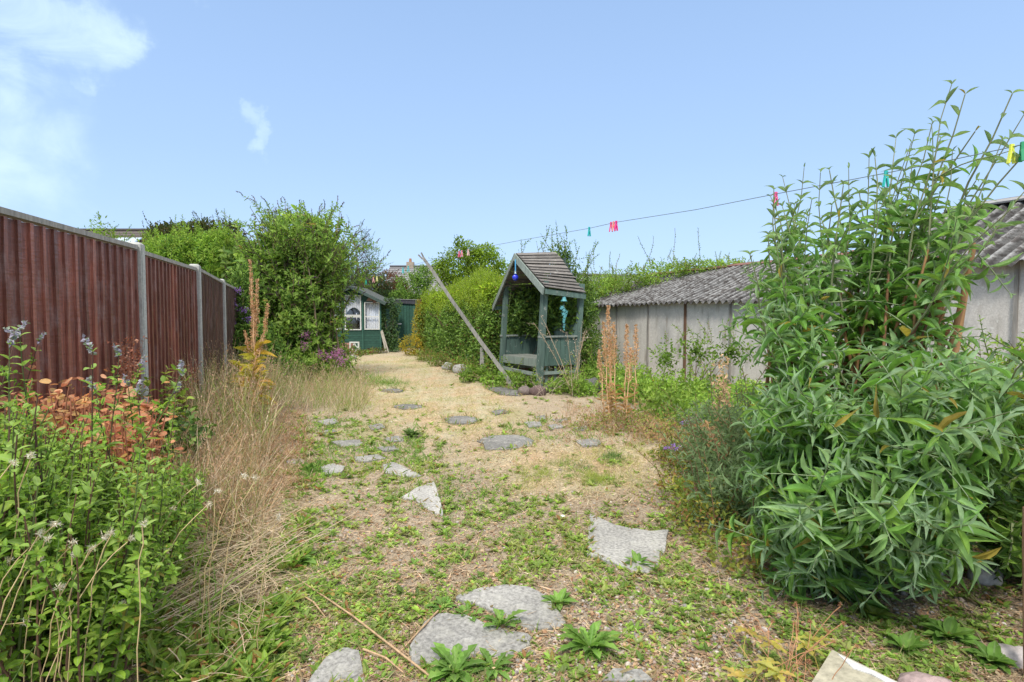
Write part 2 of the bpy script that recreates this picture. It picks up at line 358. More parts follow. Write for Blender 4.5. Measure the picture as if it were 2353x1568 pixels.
def along(Pt, t):
    """positions and tangents at parameters t (M,) -> (n,M,3)"""
    n, K, _ = Pt.shape; T = nrm(np.gradient(Pt, axis=1)); f = np.clip(np.asarray(t), 0, 1) * (K - 1); i = np.minimum(f.astype(int), K - 2); u = (f - i)[None, :, None]
    return Pt[:, i] * (1 - u) + Pt[:, i + 1] * u, nrm(T[:, i] * (1 - u) + T[:, i + 1] * u)
def stem_leaves(mb, Pt, nodes, L, W, palette, tms, t0=.1, t1=1.0, pitch=(50, 80), pairs=2, jit=.15, wts=None, shape='mid', twist=90, keep=1.0, tipcol=None):
    n = len(Pt); t_ = np.linspace(t0, t1, nodes); Q, T = along(Pt, t_)
    ref = np.array([.3, .2, .95]); A = np.cross(T, ref); A = nrm(A + 1e-4); B = np.cross(T, A)
    ph0 = rng.uniform(0, 6.28, (n, 1))
    L = np.broadcast_to(L, (n,))
    sz = {'mid': .55 + .45 * np.sin(np.pi * np.clip(.15 + .8 * t_, 0, 1)), 'down': 1 - .65 * t_, 'flat': np.ones(nodes), 'tip': .35 + .65 * np.sqrt(np.maximum(1 - t_, 0))}[shape]
    for p in range(pairs):
        ph = ph0 + np.arange(nodes)[None] * R(twist) + p * 2 * np.pi / pairs + rng.normal(size=(n, nodes)) * .25
        al = R(1) * rng.uniform(pitch[0], pitch[1], (n, nodes)) * (1 - .45 * t_[None] ** 4)
        D = T * np.cos(al)[..., None] + (A * np.cos(ph)[..., None] + B * np.sin(ph)[..., None]) * np.sin(al)[..., None]
        U = T + rng.normal(size=T.shape) * .25 + np.array([0, 0, .4])
        ll = (L[:, None] * sz[None] * rng.uniform(.5, 1.2, (n, nodes))).ravel()
        c = pal(palette, n * nodes, jit, wts)
        if tipcol is not None:
            f = np.tile(sstep(.6, 1, t_), n)[:, None]; c = c * (1 - f) + np.array(tipcol) * f
        k = rng.random(n * nodes) < keep; sick = (rng.random(n * nodes) < .02)[:, None]; c = np.where(sick, np.array([.50, .40, .09]) * rng.uniform(.6, 1.1, (n * nodes, 1)), c)
        putleaves(mb, tms, Q.reshape(-1, 3)[k], D.reshape(-1, 3)[k], U.reshape(-1, 3)[k], ll[k], W, c[k])
def crown_pts(blobs, n, shell=.35, seed=0.0, rough=.22, freq=1.4):
    """points near the uneven surface of a union of ellipsoids"""
    vol = np.array([b[1][0] * b[1][1] + b[1][1] * b[1][2] + b[1][0] * b[1][2] for b in blobs]); k = rng.choice(len(blobs), n, p=vol / vol.sum())
    c = np.array([b[0] for b in blobs], float)[k]; r = np.array([b[1] for b in blobs], float)[k]; d = rnd3(n)
    rad = 1 - shell * rng.random(n) ** 1.5
    rad = rad * (1 + rough * sn(d * 2 + c, freq, seed) + .5 * rough * sn(d * 5 + c, freq * 1.7, seed + 3))
    q = c + d * r * rad[:, None]
    return q, nrm(d / r)
def crown(mb, blobs, n, L, W, palette, tms=T_SM, shell=.4, seed=0., rough=.22, wts=None, up=.3, zmin=.05, jit=.2, clumps=0):
    q, nn = crown_pts(blobs, n, shell, seed, rough); s = q[:, 2] > zmin; q = q[s]; nn = nn[s]
    # gaps: drop leaves where a coarse noise is low
    g = sn(q, 3.1, seed); s = (g > -.5) | (rng.random(len(q)) < .22); q = q[s]; nn = nn[s]; m = len(q)
    D = nrm(nn * .5 + rnd3(m) * .8 + np.array([0, 0, up])); U = nrm(nn + rnd3(m) * .5 + np.array([0, 0, .6]))
    c = pal(palette, m, jit, wts) * (1 + .30 * sn(q, 1.6, seed + 9))[:, None]
    putleaves(mb, tms, q, D, U, L * rng.uniform(.6, 1.25, m), W, np.clip(c, .005, 1))
def limbs(mb, base, blobs, n, r0, col, K=7, seed=1):
    q, _ = crown_pts(blobs, n, .5, seed)
    b = np.array(base, float); t_ = np.linspace(0, 1, K)[None, :, None]
    mid = b + (q - b) * np.array([.25, .25, .55]) + rng.normal(size=q.shape) * .08
    Pt = (1 - t_) ** 2 * b + 2 * t_ * (1 - t_) * mid[:, None] + t_ ** 2 * q[:, None] + rng.normal(size=(n, K, 3)) * .02 * t_
    mb.tubes(Pt, r0 * (1 - .9 * np.linspace(0, 1, K))[None] * rng.uniform(.5, 1, (n, 1)), 5, col)
# ================================================================== GROUND
def straw_mask(X, Y):
    px, py = proj(X, Y, 0 * X)
    g = 0
    for cx, cy, rx, ry, a in ((940, 835, 110, 22, 1), (930, 880, 130, 40, 1), (1000, 930, 160, 45, 1.1), (1090, 900, 90, 25, 1), (1060, 985, 150, 40, .8), (1240, 1055, 130, 30, .7),
                              (1390, 1090, 110, 45, 1.1), (1240, 1110, 90, 35, .9), (1450, 1040, 90, 30, .7), (560, 1180, 120, 130, 1), (480, 1300, 110, 120, .8), (640, 830, 150, 60, .7), (600, 900, 150, 60, .6), (1170, 1050, 200, 25, .4)):
        g = g + a * np.exp(-(((px - cx) / rx) ** 2 + ((py - cy) / ry) ** 2))
    return np.clip(g, 0, 1)
def weed_mask(X, Y):
    px, py = proj(X, Y, 0 * X)
    g = .16
    for cx, cy, rx, ry, a in ((760, 975, 90, 30, 1.2), (790, 1020, 150, 45, 1.2), (710, 1085, 60, 35, 1.2), (960, 1030, 50, 50, 1.0), (920, 1080, 160, 30, .6), (1260, 985, 160, 14, .7), (1420, 1000, 120, 22, .6), (760, 1140, 150, 60, .5), (1000, 1180, 220, 80, .6), (950, 1280, 260, 90, .7),
                              (1220, 1170, 130, 60, .55), (1300, 1290, 160, 70, .8), (850, 1400, 220, 90, .6), (1250, 1350, 120, 50, .6), (700, 1330, 110, 160, .5), (1500, 1230, 120, 90, .5), (1560, 1330, 120, 90, .7), (1480, 1350, 100, 60, .5), (1050, 955, 60, 14, .2),
                              (1410, 1060, 30, 14, .9), (1330, 1085, 60, 20, .5), (880, 880, 50, 16, .3), (1190, 990, 40, 14, .8), (1400, 1360, 200, 60, .3), (1950, 1480, 300, 120, .8), (1620, 1180, 60, 160, .7), (500, 1500, 200, 120, .5), (1100, 1540, 200, 50, .3)):
        g = g + a * np.exp(-(((px - cx) / rx) ** 2 + ((py - cy) / ry) ** 2))
    q = np.stack([X, Y, X * 0], -1)
    return np.clip(g, 0, 1.2) * np.clip(.45 + 1.2 * (sn(q, 5.0, 2.) + .30), 0, 1.6) * (.55 + .55 * sstep(-.5, .25, sn(q, 2.2, 8))) * (Y < 14)
def gravel_mask(X, Y):
    px, py = proj(X, Y, 0 * X); g = 0
    for cx, cy, rx, ry, a in ((1420, 1430, 170, 80, 1), (1600, 1450, 200, 120, .8), (760, 1230, 60, 40, .8), (720, 1330, 60, 50, .7), (1000, 1160, 80, 60, .3), (1300, 1540, 300, 60, .8), (640, 960, 60, 60, .6), (2100, 1420, 200, 60, .4), (800, 1520, 120, 60, .5)):
        g = g + a * np.exp(-(((px - cx) / rx) ** 2 + ((py - cy) / ry) ** 2))
    return np.clip(g, 0, 1)
xs = np.concatenate([-np.geomspace(300, 8.2, 16), np.arange(-8, -3, .14), np.arange(-3, 4, .05), np.arange(4, 9, .14), np.geomspace(9.2, 300, 16)])
ys = np.concatenate([-np.geomspace(60, 1.2, 7), np.arange(-1, 1.2, .2), np.arange(1.2, 8, .05), np.arange(8, 27, .14), np.geomspace(27.3, 500, 16)])
X, Y = np.meshgrid(xs, ys); nx, ny = len(xs), len(ys)
Z = gz(X, Y); V = np.stack([X, Y, Z], -1).reshape(-1, 3)
i = np.arange(nx - 1); j = np.arange(ny - 1)[:, None]; a0 = j * nx + i
Q = np.stack([a0, a0 + 1, a0 + nx + 1, a0 + nx], -1).reshape(-1, 4)
inb = (Y > 1.2) & (Y < 26)
st = np.where(inb, straw_mask(X, np.maximum(Y, 1.2)), 0)[..., None]; gm = np.where(inb, gravel_mask(X, np.maximum(Y, 1.2)), 0)[..., None]
q = np.stack([X, Y, X * 0], -1); nn = sn(q, 1.7)[..., None]; nn2 = sn(q, 3.3, 5)[..., None]
c = np.array([.40, .33, .25]) * (1 + .15 * nn)
c = c * (1 - st) + st * (np.array([.52, .43, .28]) + nn2 * np.array([.03, -.035, -.03]))
c = c * (1 - .6 * gm) + .6 * gm * np.array([.38, .345, .31])
grs = sstep(.15, .8, sn(q, 1.1, 11))[..., None] * (Y > 6)[..., None] * .55
c = c * (1 - grs) + grs * np.array([.30, .31, .11])
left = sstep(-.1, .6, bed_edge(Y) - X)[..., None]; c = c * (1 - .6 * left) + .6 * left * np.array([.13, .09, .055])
far = ((Y > 23) | (np.abs(X) > 8))[..., None]; c = np.where(far, np.array([.10, .13, .05]), c)
mb = MB(); mb.add(V, Q, col=np.clip(c, .01, 1).reshape(-1, 3)); tag(mb.build('ground', M['ground'], smooth=True), kind='structure')

# ================================================================== PAVING STONES
STONES = [
 ([(1640,715),(1760,770),(1850,790),(1950,805),(2040,800),(2020,900),(1985,1030),(1850,1010),(1750,960),(1620,930)], 'large pale grey four sided paving slab right of the weeds, below the dead grass patch', .55),
 ([(930,1150),(1050,1110),(1200,1090),(1330,1100),(1400,1130),(1460,1200),(1520,1270),(1480,1310),(1330,1310),(1200,1260),(1100,1200)], 'long grey paving slab in the foreground, the farther one of the touching pair', .5),
 ([(720,1400),(800,1290),(870,1240),(1000,1240),(1100,1290),(1330,1345),(1340,1400),(1220,1470),(1050,1460),(900,1490),(740,1500)], 'grey paving slab with an orange stain, nearer one of the touching foreground pair', .5),
 ([(200,1590),(300,1450),(380,1410),(470,1420),(500,1590)], 'grey paving slab cut off by the bottom edge, beside the straw heap', .45),
 ([(680,640),(760,590),(850,560),(885,670),(900,735),(830,710),(760,660)], 'pointed three sided paving slab with a whitened tip', .62),
 ([(590,470),(640,460),(720,490),(785,530),(700,533),(600,512)], 'pale slanting paving slab just behind the pointed white tipped one', .55),
 ([(255,490),(330,465),(400,480),(380,510),(290,525)], 'small pale slab behind the bright green tuft at the left', .55),
 ([(95,455),(170,442),(195,462),(120,480)], 'grey slab at the left path edge against the dry grass', .45),
 ([(440,430),(560,418),(605,435),(520,452),(450,447)], 'long narrow grey slab in the green weeds left of centre', .45),
 ([(330,350),(470,342),(495,370),(380,382)], 'dark grey slab between two rows of weeds at the left', .4),
 ([(260,250),(340,232),(365,255),(300,272)], 'farthest left grey slab among the green weeds', .42),
 ([(515,270),(580,260),(605,280),(530,292)], 'small grey slab at the left edge of the worn path', .42),
 ([(278,305),(330,288),(355,305),(290,322)], 'little grey slab half under weeds, below the farthest left one', .4),
 ([(590,340),(650,322),(700,330),(695,350),(620,352)], 'grey slab beside the bushy green weed left of the path', .42),
 ([(555,385),(650,373),(670,395),(590,403)], 'small grey slab in front of the bushy weed', .4),
 ('oval', 988, 242, 88, 20, 'round grey stepping stone, nearest of the line on the path', .30),
 ('oval', 722, 175, 75, 12, 'round grey stepping stone, second nearest of the line on the path', .28),
 ('oval', 635, 92, 58, 9, 'round grey stepping stone, third along the path', .30),
 ('oval', 505, 55, 28, 6, 'small stepping stone on the grass, fourth along the path', .32),
 ('oval', 495, 5, 32, 6, 'farthest stepping stone towards the summer house', .32),
 ([(1060,350),(1140,325),(1290,320),(1350,350),(1350,375),(1230,395),(1110,397),(1100,365)], 'big dark grey rectangular slab in the middle of the path', .33),
 ([(1140,200),(1200,190),(1232,205),(1160,216)], 'thin grey slab to the right of the round stepping stones', .32),
 ([(1565,350),(1650,338),(1705,355),(1680,373),(1600,376)], 'bluish grey slab alone at the right, above the dead grass patch', .45),
 ([(1420,270),(1490,263),(1507,281),(1440,293)], 'pale small slab in the right row, third from its left end', .45),
 ([(1305,255),(1390,250),(1398,275),(1330,281)], 'pale small slab at the left end of the right row', .45),
 ([(1688,280),(1730,268),(1755,290),(1710,302)], 'pale small slab at the right end of the right row', .45),
 ([(1558,285),(1620,273),(1632,295),(1580,300)], 'pale slab second from the right end of the right row', .42),
 ([(1448,240),(1520,233),(1530,250),(1470,254)], 'grey slab behind the right row near the rust coloured leaves', .38),
 ([(1365,225),(1412,218),(1415,240),(1380,247)], 'tiny grey slab behind the left end of the right row', .36),
 ([(1110,78),(1200,72),(1285,92),(1290,118),(1190,112)], 'dark purplish slab on the ground in front of the arbour', .22),
 ([(1690,1590),(1760,1525),(1900,1530),(1960,1590)], 'slab at the bottom edge right of the big dandelion', .45),
]
STPOLY = []
for s_ in STONES:
    if s_[0] == 'oval':
        _, cx, cy, rx, ry, lab, tone = s_; pts = [(cx + rx * math.cos(a), cy + ry * math.sin(a)) for a in np.linspace(0, 2 * math.pi, 16, endpoint=False)]
    else: pts, lab, tone = s_
    w_ = [G(*z8(*p)) for p in pts]
    # subdivide and roughen the outline
    o_ = []
    for k in range(len(w_)):
        a_, b_ = w_[k], w_[(k + 1) % len(w_)]
        for u in (0, .33, .66): o_.append(a_.lerp(b_, u))
    arr = np.array([list(p) for p in o_]); cen = arr.mean(0); size = np.linalg.norm(arr - cen, axis=1).mean()
    arr[:, :2] = cen[:2] + (arr[:, :2] - cen[:2]) * (1 + rng.normal(size=(len(arr), 1)) * .025)
    h = gz(arr[:, 0], arr[:, 1]).mean() + .017
    mb = MB(); n = len(arr); rings = [(1.0, h - .05), (1.0, h - .004), (.985, h), (.75, h + .001), (.5, h), (.25, h + .001)]
    VV = []; CC = []
    tone *= .60
    for f, z in rings:
        r_ = cen + (arr - cen) * f; r_[:, 2] = z + (sn(r_, 9) * .003 if f < 1 else 0); VV.append(r_)
        CC.append(np.array([[1, .975, .92]]) * tone * (.85 + .28 * sstep(-.2, .8, sn(r_, 3.5, 4))[:, None]))
    VV.append(np.array([[cen[0], cen[1], h + .003]])); CC.append(np.array([[1, .98, .93]]) * tone)
    Qs = []; Ts = []
    for k in range(len(rings) - 1):
        for a_ in range(n):
            b_ = (a_ + 1) % n; Qs.append([k * n + a_, k * n + b_, (k + 1) * n + b_, (k + 1) * n + a_])
    k = len(rings) - 1
    for a_ in range(n): Ts.append([k * n + a_, k * n + (a_ + 1) % n, (k + 1) * n])
    mb.add(np.concatenate(VV), Qs, Ts, np.concatenate(CC))
    tag(mb.build('paving_stone', M['stone'], org=(cen[0], cen[1], h)), lab, 'paving stone', 'crazy paving slabs sunk in the ground')
    STPOLY.append(arr[:, :2])
def in_stone(X, Y, grow=.94):
    ins = np.zeros(len(X), bool)
    for pl in STPOLY:
        c_ = pl.mean(0); p_ = c_ + (pl - c_) * grow
        if c_[1] > 12: continue
        near = (np.abs(X - c_[0]) < .7) & (np.abs(Y - c_[1]) < .9); idx = np.nonzero(near)[0]
        if not len(idx): continue
        x, y = X[idx], Y[idx]; r_ = np.zeros(len(idx), bool)
        for k in range(len(p_)):
            x1, y1 = p_[k]; x2, y2 = p_[(k + 1) % len(p_)]
            cnd = ((y1 > y) != (y2 > y)) & (x < (x2 - x1) * (y - y1) / (y2 - y1 + 1e-12) + x1); r_ ^= cnd
        ins[idx] |= r_
    return ins

# ================================================================== FENCE
fence = thing('fence', (-3.3, 5.0, gzf(-3.3, 5)), 'tall brown stained close board fence with grey concrete posts along the left border', 'fence')
FP = [(-2.80, 2.90, 1.93), (-3.29, 5.0, 1.925), (-3.75, 6.75, 1.895), (-4.34, 8.5, 1.835), (-4.95, 10.25, 1.80), (-5.65, 12.0, 1.78)]
for k, (x, y, zt) in enumerate(FP):
    d_ = Vector((FP[min(k + 1, 5)][0] - FP[max(k - 1, 0)][0], FP[min(k + 1, 5)][1] - FP[max(k - 1, 0)][1], 0)).normalized()
    nrm_ = Vector((d_.y, -d_.x, 0)); mb = MB(); hz = zt + .25; mb.box((x, y, zt - hz / 2), (.10, .115, hz), (d_, nrm_, (0, 0, 1)), (.43, .43, .40))
    c_ = Vector((x, y, zt)); h_ = .05; tp = [c_ + d_ * sx * h_ + nrm_ * sy * .0575 for sx, sy in ((-1, -1), (1, -1), (1, 1), (-1, 1))]
    mb.prism([p + Vector((0, 0, .018)) - (p - c_) * .35 for p in tp], (0, 0, -.02), (.43, .43, .40), taper=1.5)
    mb.box((x, y, zt - .004 - hz / 2 + .004) , (.06, .127, hz - .06), (d_, nrm_, (0, 0, 1)), (.46, .46, .43))
    mb.build('post', M['concrete'], fence)
for k in range(len(FP) - 1):
    (x0, y0, z0), (x1, y1, z1) = FP[k], FP[k + 1]; A = Vector((x0, y0, 0)); B = Vector((x1, y1, 0)); d_ = (B - A).normalized(); n_ = Vector((d_.y, -d_.x, 0))
    A = A + d_ * .06; B = B - d_ * .06; L = (B - A).length; nb = 16
    zt0 = z0 - .035 if k else 1.885; zt1 = z1 - .03
    if k == 1: zt0, zt1 = 1.865, 1.85
    mb = MB()
    for q_ in range(nb):
        u0 = q_ / nb; u1 = (q_ + 1) / nb; zt = zt0 + (zt1 - zt0) * (u0 + u1) / 2 - .03; ph = zt - .14
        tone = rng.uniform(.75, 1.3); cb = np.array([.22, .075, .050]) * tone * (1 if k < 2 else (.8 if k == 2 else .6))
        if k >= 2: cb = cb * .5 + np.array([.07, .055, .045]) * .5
        c_ = A.lerp(B, (u0 + u1) / 2) + n_ * .005 + Vector((0, 0, .14 + ph / 2)); wdt = L / nb
        ax = (d_ * .985 + n_ * .17).normalized()
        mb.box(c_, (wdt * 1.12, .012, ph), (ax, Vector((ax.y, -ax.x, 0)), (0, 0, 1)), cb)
        # cover batten with a slight waviness
        e_ = A.lerp(B, u1) + n_ * .022
        zz = np.linspace(.14, zt, 9); pts = [Vector((e_.x, e_.y, z)) + n_ * rng.normal() * .0015 + d_ * rng.normal() * .0025 for z in zz]
        cb2 = cb * rng.uniform(.9, 1.35)
        for a_, b_ in zip(pts[:-1], pts[1:]): mb.beam(a_, b_ + Vector((0, 0, .002)), .024, .036, tuple(d_), cb2)
    mb.build('panel', M['fence'], fence)
    mb = MB(); mb.beam(A + Vector((0, 0, zt0)) + n_ * .006, B + Vector((0, 0, zt1)) + n_ * .006, .075, .035, (0, 0, 1), (.34, .32, .29)); mb.build('capping_rail', M['grey_wood'], fence)
    mb = MB(); mb.beam(A + Vector((0, 0, .03)), B + Vector((0, 0, .03)), .05, .22, (0, 0, 1), (.38, .38, .35)); mb.build('gravel_board', M['concrete'], fence)

# ================================================================== SUMMER HOUSE
SY = 20.5; SS = FPX / SY                      # view px per metre there
def s2(x, y, Yd=SY): p_ = P((1200 + x / 5.227) / 1.632, (1050 + y / 5.227) / 1.632, Yd); return p_   # from the 1200,1050 detail crop
sh = thing('summer_house', (-5.7, SY, 0), 'dark green timber summer house with white framed windows and a felt gable roof', 'summer house')
xr = s2(1195, 0).x; xa = s2(640, 0).x; xl = 2 * xa - xr; zb = .06; ze = s2(0, 400).z; DEP = 1.9
PG = (.030, .085, .062)
mb = MB(); GREEN = PG
wins = [(s2(868, 0).x, s2(1168, 0).x, s2(0, 975).z, s2(0, 437).z), (s2(482, 0).x, s2(806, 0).x, s2(0, 985).z, s2(0, 300).z)]
wins.append((2 * xa - wins[0][1], 2 * xa - wins[0][0], wins[0][2], wins[0][3]))
# cladding boards (shiplap) on the front below the windows, wall fill around windows
zc = wins[0][2]; nb = 9
for k in range(nb):
    za = zb + (zc - zb) * k / nb; mb.box(((xl + xr) / 2, SY - .006, (za + (zc - zb) / nb / 2)), (xr - xl, .02, (zc - zb) / nb - .010), col=np.array(PG) * rng.uniform(.9, 1.15))
mb.box(((xl + xr) / 2, SY + .022, (zb + zc) / 2), (xr - xl, .03, zc - zb), col=np.array(PG) * .7)
def fill(x0, x1, z0, z1, yy=SY): mb.box(((x0 + x1) / 2, yy + .01, (z0 + z1) / 2), (x1 - x0, .04, z1 - z0), col=PG)
sw = sorted(wins); edges = [xl] + [v for w_ in sw for v in (w_[0], w_[1])] + [xr]
for k in range(0, len(edges), 2): fill(edges[k], edges[k + 1], zc, ze)
for w_ in wins:
    if w_[3] < ze: fill(w_[0], w_[1], w_[3], ze)
fill(wins[1][0], wins[1][1], zc - .0, wins[1][2])
# gable triangle (with the middle window reaching into it)
zap = ze + (xr - xa) * .50 - .1
def tri_pr(xA, xB, zA, zB, z0): mb.prism([(xA, SY - .01, z0), (xB, SY - .01, z0), (xB, SY - .01, zB), (xA, SY - .01, zA)], (0, .04, 0), PG)
mw = wins[1]; rz = lambda x: zap - abs(x - xa) * (zap - ze) / (xr - xa)
tri_pr(xl, mw[0], ze + .001, rz(mw[0]), ze); tri_pr(mw[1], xr, rz(mw[1]), ze + .001, ze)
if mw[3] > ze: mb.prism([(mw[0], SY - .01, mw[3]), (mw[1], SY - .01, mw[3]), (mw[1], SY - .01, rz(mw[1])), (xa, SY - .01, zap), (mw[0], SY - .01, rz(mw[0]))], (0, .04, 0), PG)
for xx in (xl + .01, xr - .01): mb.box((xx, SY + DEP / 2 + .035, (zb + ze) / 2), (.04, DEP, ze - zb), col=PG)
mb.box(((xl + xr) / 2, SY + DEP, (zb + ze) / 2), (xr - xl - .1, .04, ze - zb), col=(.12, .09, .07))
mb.box(((xl + xr) / 2, SY + DEP / 2, zb + .02), (xr - xl - .1, DEP - .1, .03), col=(.12, .08, .05))
mb.build('wall', M['shed_green'], sh)
mb = MB()
for xx in (xl + .02, xr - .02, sw[1][0] - .05, sw[1][1] + .05): mb.box((xx, SY - .035, (zb + ze) / 2), (.055, .035, ze - zb), col=np.array(PG) * 1.25)
mb.build('corner_trim', M['shed_green'], sh)
mb = MB(); mb.box(((xl + xr) / 2, SY + DEP / 2, zb - .035), (xr - xl - .02, DEP, .06), col=(.25, .13, .09)); mb.build('brick_base', M['rubble'], sh)
for k, w_ in enumerate(wins):
    mb = MB(); x0, x1, z0, z1 = w_; fw = .035; zm = z0 + (z1 - z0) * (.475 if k == 0 else .40 if k == 1 else .475); yy = SY - .04; cw = (.62, .62, .58)
    for xx in (x0 + fw / 2, x1 - fw / 2): mb.box((xx, yy, (z0 + z1) / 2), (fw, .03, z1 - z0), col=cw)
    for zz in (z0 + fw / 2, z1 - fw / 2): mb.box(((x0 + x1) / 2, yy + .001, zz), (x1 - x0 - 2 * fw, .028, fw), col=cw)
    mb.box(((x0 + x1) / 2, yy + .001, zm), (x1 - x0 - 2 * fw, .028, .03 if k != 1 else .10), col=cw if k != 1 else (.5, .5, .46))
    fr = mb.build('window', M['white_paint'], sh)
    mb = MB(); mb.box(((x0 + x1) / 2, yy + .008, (z0 + z1) / 2), (x1 - x0 - 2 * fw, .004, z1 - z0 - 2 * fw)); mb.build('pane', M['glass'], fr)
    # pleated net curtain
    mb = MB(); nn_ = 60; uu = np.linspace(0, 1, nn_); xx = x0 + (x1 - x0) * uu; yo = SY + .07 + .012 * np.sin(uu * 46) + .008 * np.sin(uu * 17 + 1)
    if k == 1: zlow = zm + .05 + .26 * np.maximum(0, np.sin(np.pi * np.clip((uu - .02) / .96, 0, 1))) ** .8
    else: zlow = np.full(nn_, z0 - .02)
    Vt = np.concatenate([np.stack([xx, yo, zlow], -1), np.stack([xx, yo, np.full(nn_, z1 + .02)], -1)])
    mb.add(Vt, [[a_, a_ + 1, nn_ + a_ + 1, nn_ + a_] for a_ in range(nn_ - 1)], col=(.72, .74, .80))
    if k == 1:
        for (ua, ub) in ((.86, 1.0), (.02, .10)): mb.box((x0 + (x1 - x0) * (ua + ub) / 2, SY + .09, (z0 + zm) / 2 + (0 if ua > .5 else .16)), ((x1 - x0) * (ub - ua), .01, (zm - z0) * (.98 if ua > .5 else .35)), col=(.7, .72, .8))
        mb.box((x0 + (x1 - x0) * .66, SY + .09, zm - .02), (.035, .01, .26), col=(.75, .77, .82))
    mb.build('curtain', M['cloth'], sh)
mb = MB(); ov = .22; T0 = SY - .28; T1 = SY + DEP + .1
for sg in (1, -1):
    xe = xa + sg * (xr - xa + ov); zeo = ze - .10 ; za = zap + .09
    dx = xe - xa; L_ = math.hypot(dx, za - zeo); ax = Vector((dx, 0, zeo - za)).normalized(); nn_ = Vector((0, 1, 0)).cross(ax) * -1; nn_ = nn_ if nn_.z > 0 else -nn_
    cc = Vector((xa + dx / 2, (T0 + T1) / 2, (za + zeo) / 2)); mb.box(cc, (L_, T1 - T0, .035), (ax, (0, 1, 0), nn_), (.075, .085, .08))
rf = mb.build('roof', M['slat'], sh)
for sg in (1, -1):
    xe = xa + sg * (xr - xa + ov); mb = MB(); mb.beam((xa, T0 - .015, zap + .05), (xe, T0 - .015, ze - .14), .03, .10, (0, 0, 1), (.06, .09, .08)); mb.build('bargeboard', M['shed_green'], sh)
# butterfly plaque on the wall
bc = s2(1010, 385, SY - .06)
bt = thing('butterfly_plaque', bc, 'brown butterfly shaped wall plaque above the right window of the summer house', 'plaque')
for pts in ([(905, 410), (975, 320), (1025, 350), (1030, 420)], [(1035, 420), (1050, 350), (1100, 345), (1090, 460), (1035, 455)]):
    mb = MB(); mb.prism([s2(a_, b_, SY - .06) for a_, b_ in pts][::-1], (0, .02, 0), (.28, .17, .13)); mb.build('wing', M['rubble'], bt)
# tool shed
TY = 23.0
ts = thing('tool_shed', (s2(1640, 0, TY).x, TY, 0), 'low dark green plank tool shed with a flat felt roof beside the hedge', 'shed')
def s3(x, y): return s2(x, y, TY)
x0, x1 = s3(1180, 0).x, s3(2150, 0).x; z1 = s3(0, 440).z
mb = MB(); nb = 17
for k in range(nb):
    u0 = x0 + (x1 - x0) * k / nb; wd = (x1 - x0) / nb; mb.box((u0 + wd / 2, TY, z1 / 2), (wd - .008, .03, z1), col=np.array([.028, .088, .062]) * rng.uniform(.8, 1.3))
mb.box(((x0 + x1) / 2, TY + .7, z1 / 2), (x1 - x0, 1.3, z1 - .02), col=(.02, .05, .04)); mb.build('wall', M['shed_green'], ts)
mb = MB(); mb.beam((x0 - .1, TY - .06, s3(0, 405).z + .02), (x1 + .2, TY - .06, s3(0, 470).z), .03, .14, (0, 0, 1), (.06, .06, .07)); mb.build('fascia', M['grey_wood'], ts)
mb = MB(); mb.beam((x0 - .1, TY + .65, s3(0, 395).z + .05), (x1 + .2, TY + .65, s3(0, 395).z - .02), 1.5, .03, (0, 0, 1), (.20, .20, .19)); mb.build('roof', M['slat'], ts)
hp = s3(1565, 862); mb = MB(); mb.box((hp.x, TY - .03, hp.z), (.15, .03, .035), col=(.6, .6, .6)); mb.box((hp.x + .02, TY - .05, hp.z), (.03, .03, .07), col=(.6, .6, .6)); mb.build('bolt', M['plastic'], ts)
# trellis beside the summer house
TRY = 20.7
tr = thing('trellis', (s2(1310, 0, TRY).x, TRY, 0), 'dark ladder like trellis covered with ivy between summer house and tool shed', 'trellis')
for xx in (1210, 1440):
    p_ = s2(xx, 0, TRY); mb = MB(); mb.box((p_.x, TRY, .88), (.035, .03, 1.75), col=(.03, .055, .045)); mb.build('upright', M['shed_green'], tr)
for yy in (550, 615, 680, 735, 790, 850, 905, 960, 1010):
    a_ = s2(1205, yy, TRY - .02); b_ = s2(1445, yy + rng.normal() * 6, TRY - .02); mb = MB(); mb.beam(a_, b_, .02, .028, (0, 0, 1), (.06, .10, .085)); mb.build('rung', M['shed_green'], tr)
# leaning planks
for k, (a_, b_, lab) in enumerate((((1200, 1010), (1300, 1375), 'pale narrow plank leaning on the summer house corner, left one of two'), ((1215, 990), (1345, 1410), 'pale narrow plank leaning on the summer house corner, right one of two'))):
    pa = s2(*a_, 20.4); pb = s2(*b_, 20.15); pb.z = .0; mb = MB(); mb.beam(pb, pa, .05, .03, (0, 1, 0), (.36, .33, .27)); tag(mb.build('plank', M['grey_wood'], org=pb), lab, 'plank', 'planks leaning at the summer house corner')
pa = s2(1545, 1095, 22.6); pb = s2(1480, 1290, 22.4); pb.z = 0; mb = MB(); mb.beam(pb, pa, .03, .03, (0, 1, 0), (.30, .28, .24)); tag(mb.build('stick', M['grey_wood'], org=pb), 'thin stick leaning against the front of the tool shed', 'stick')
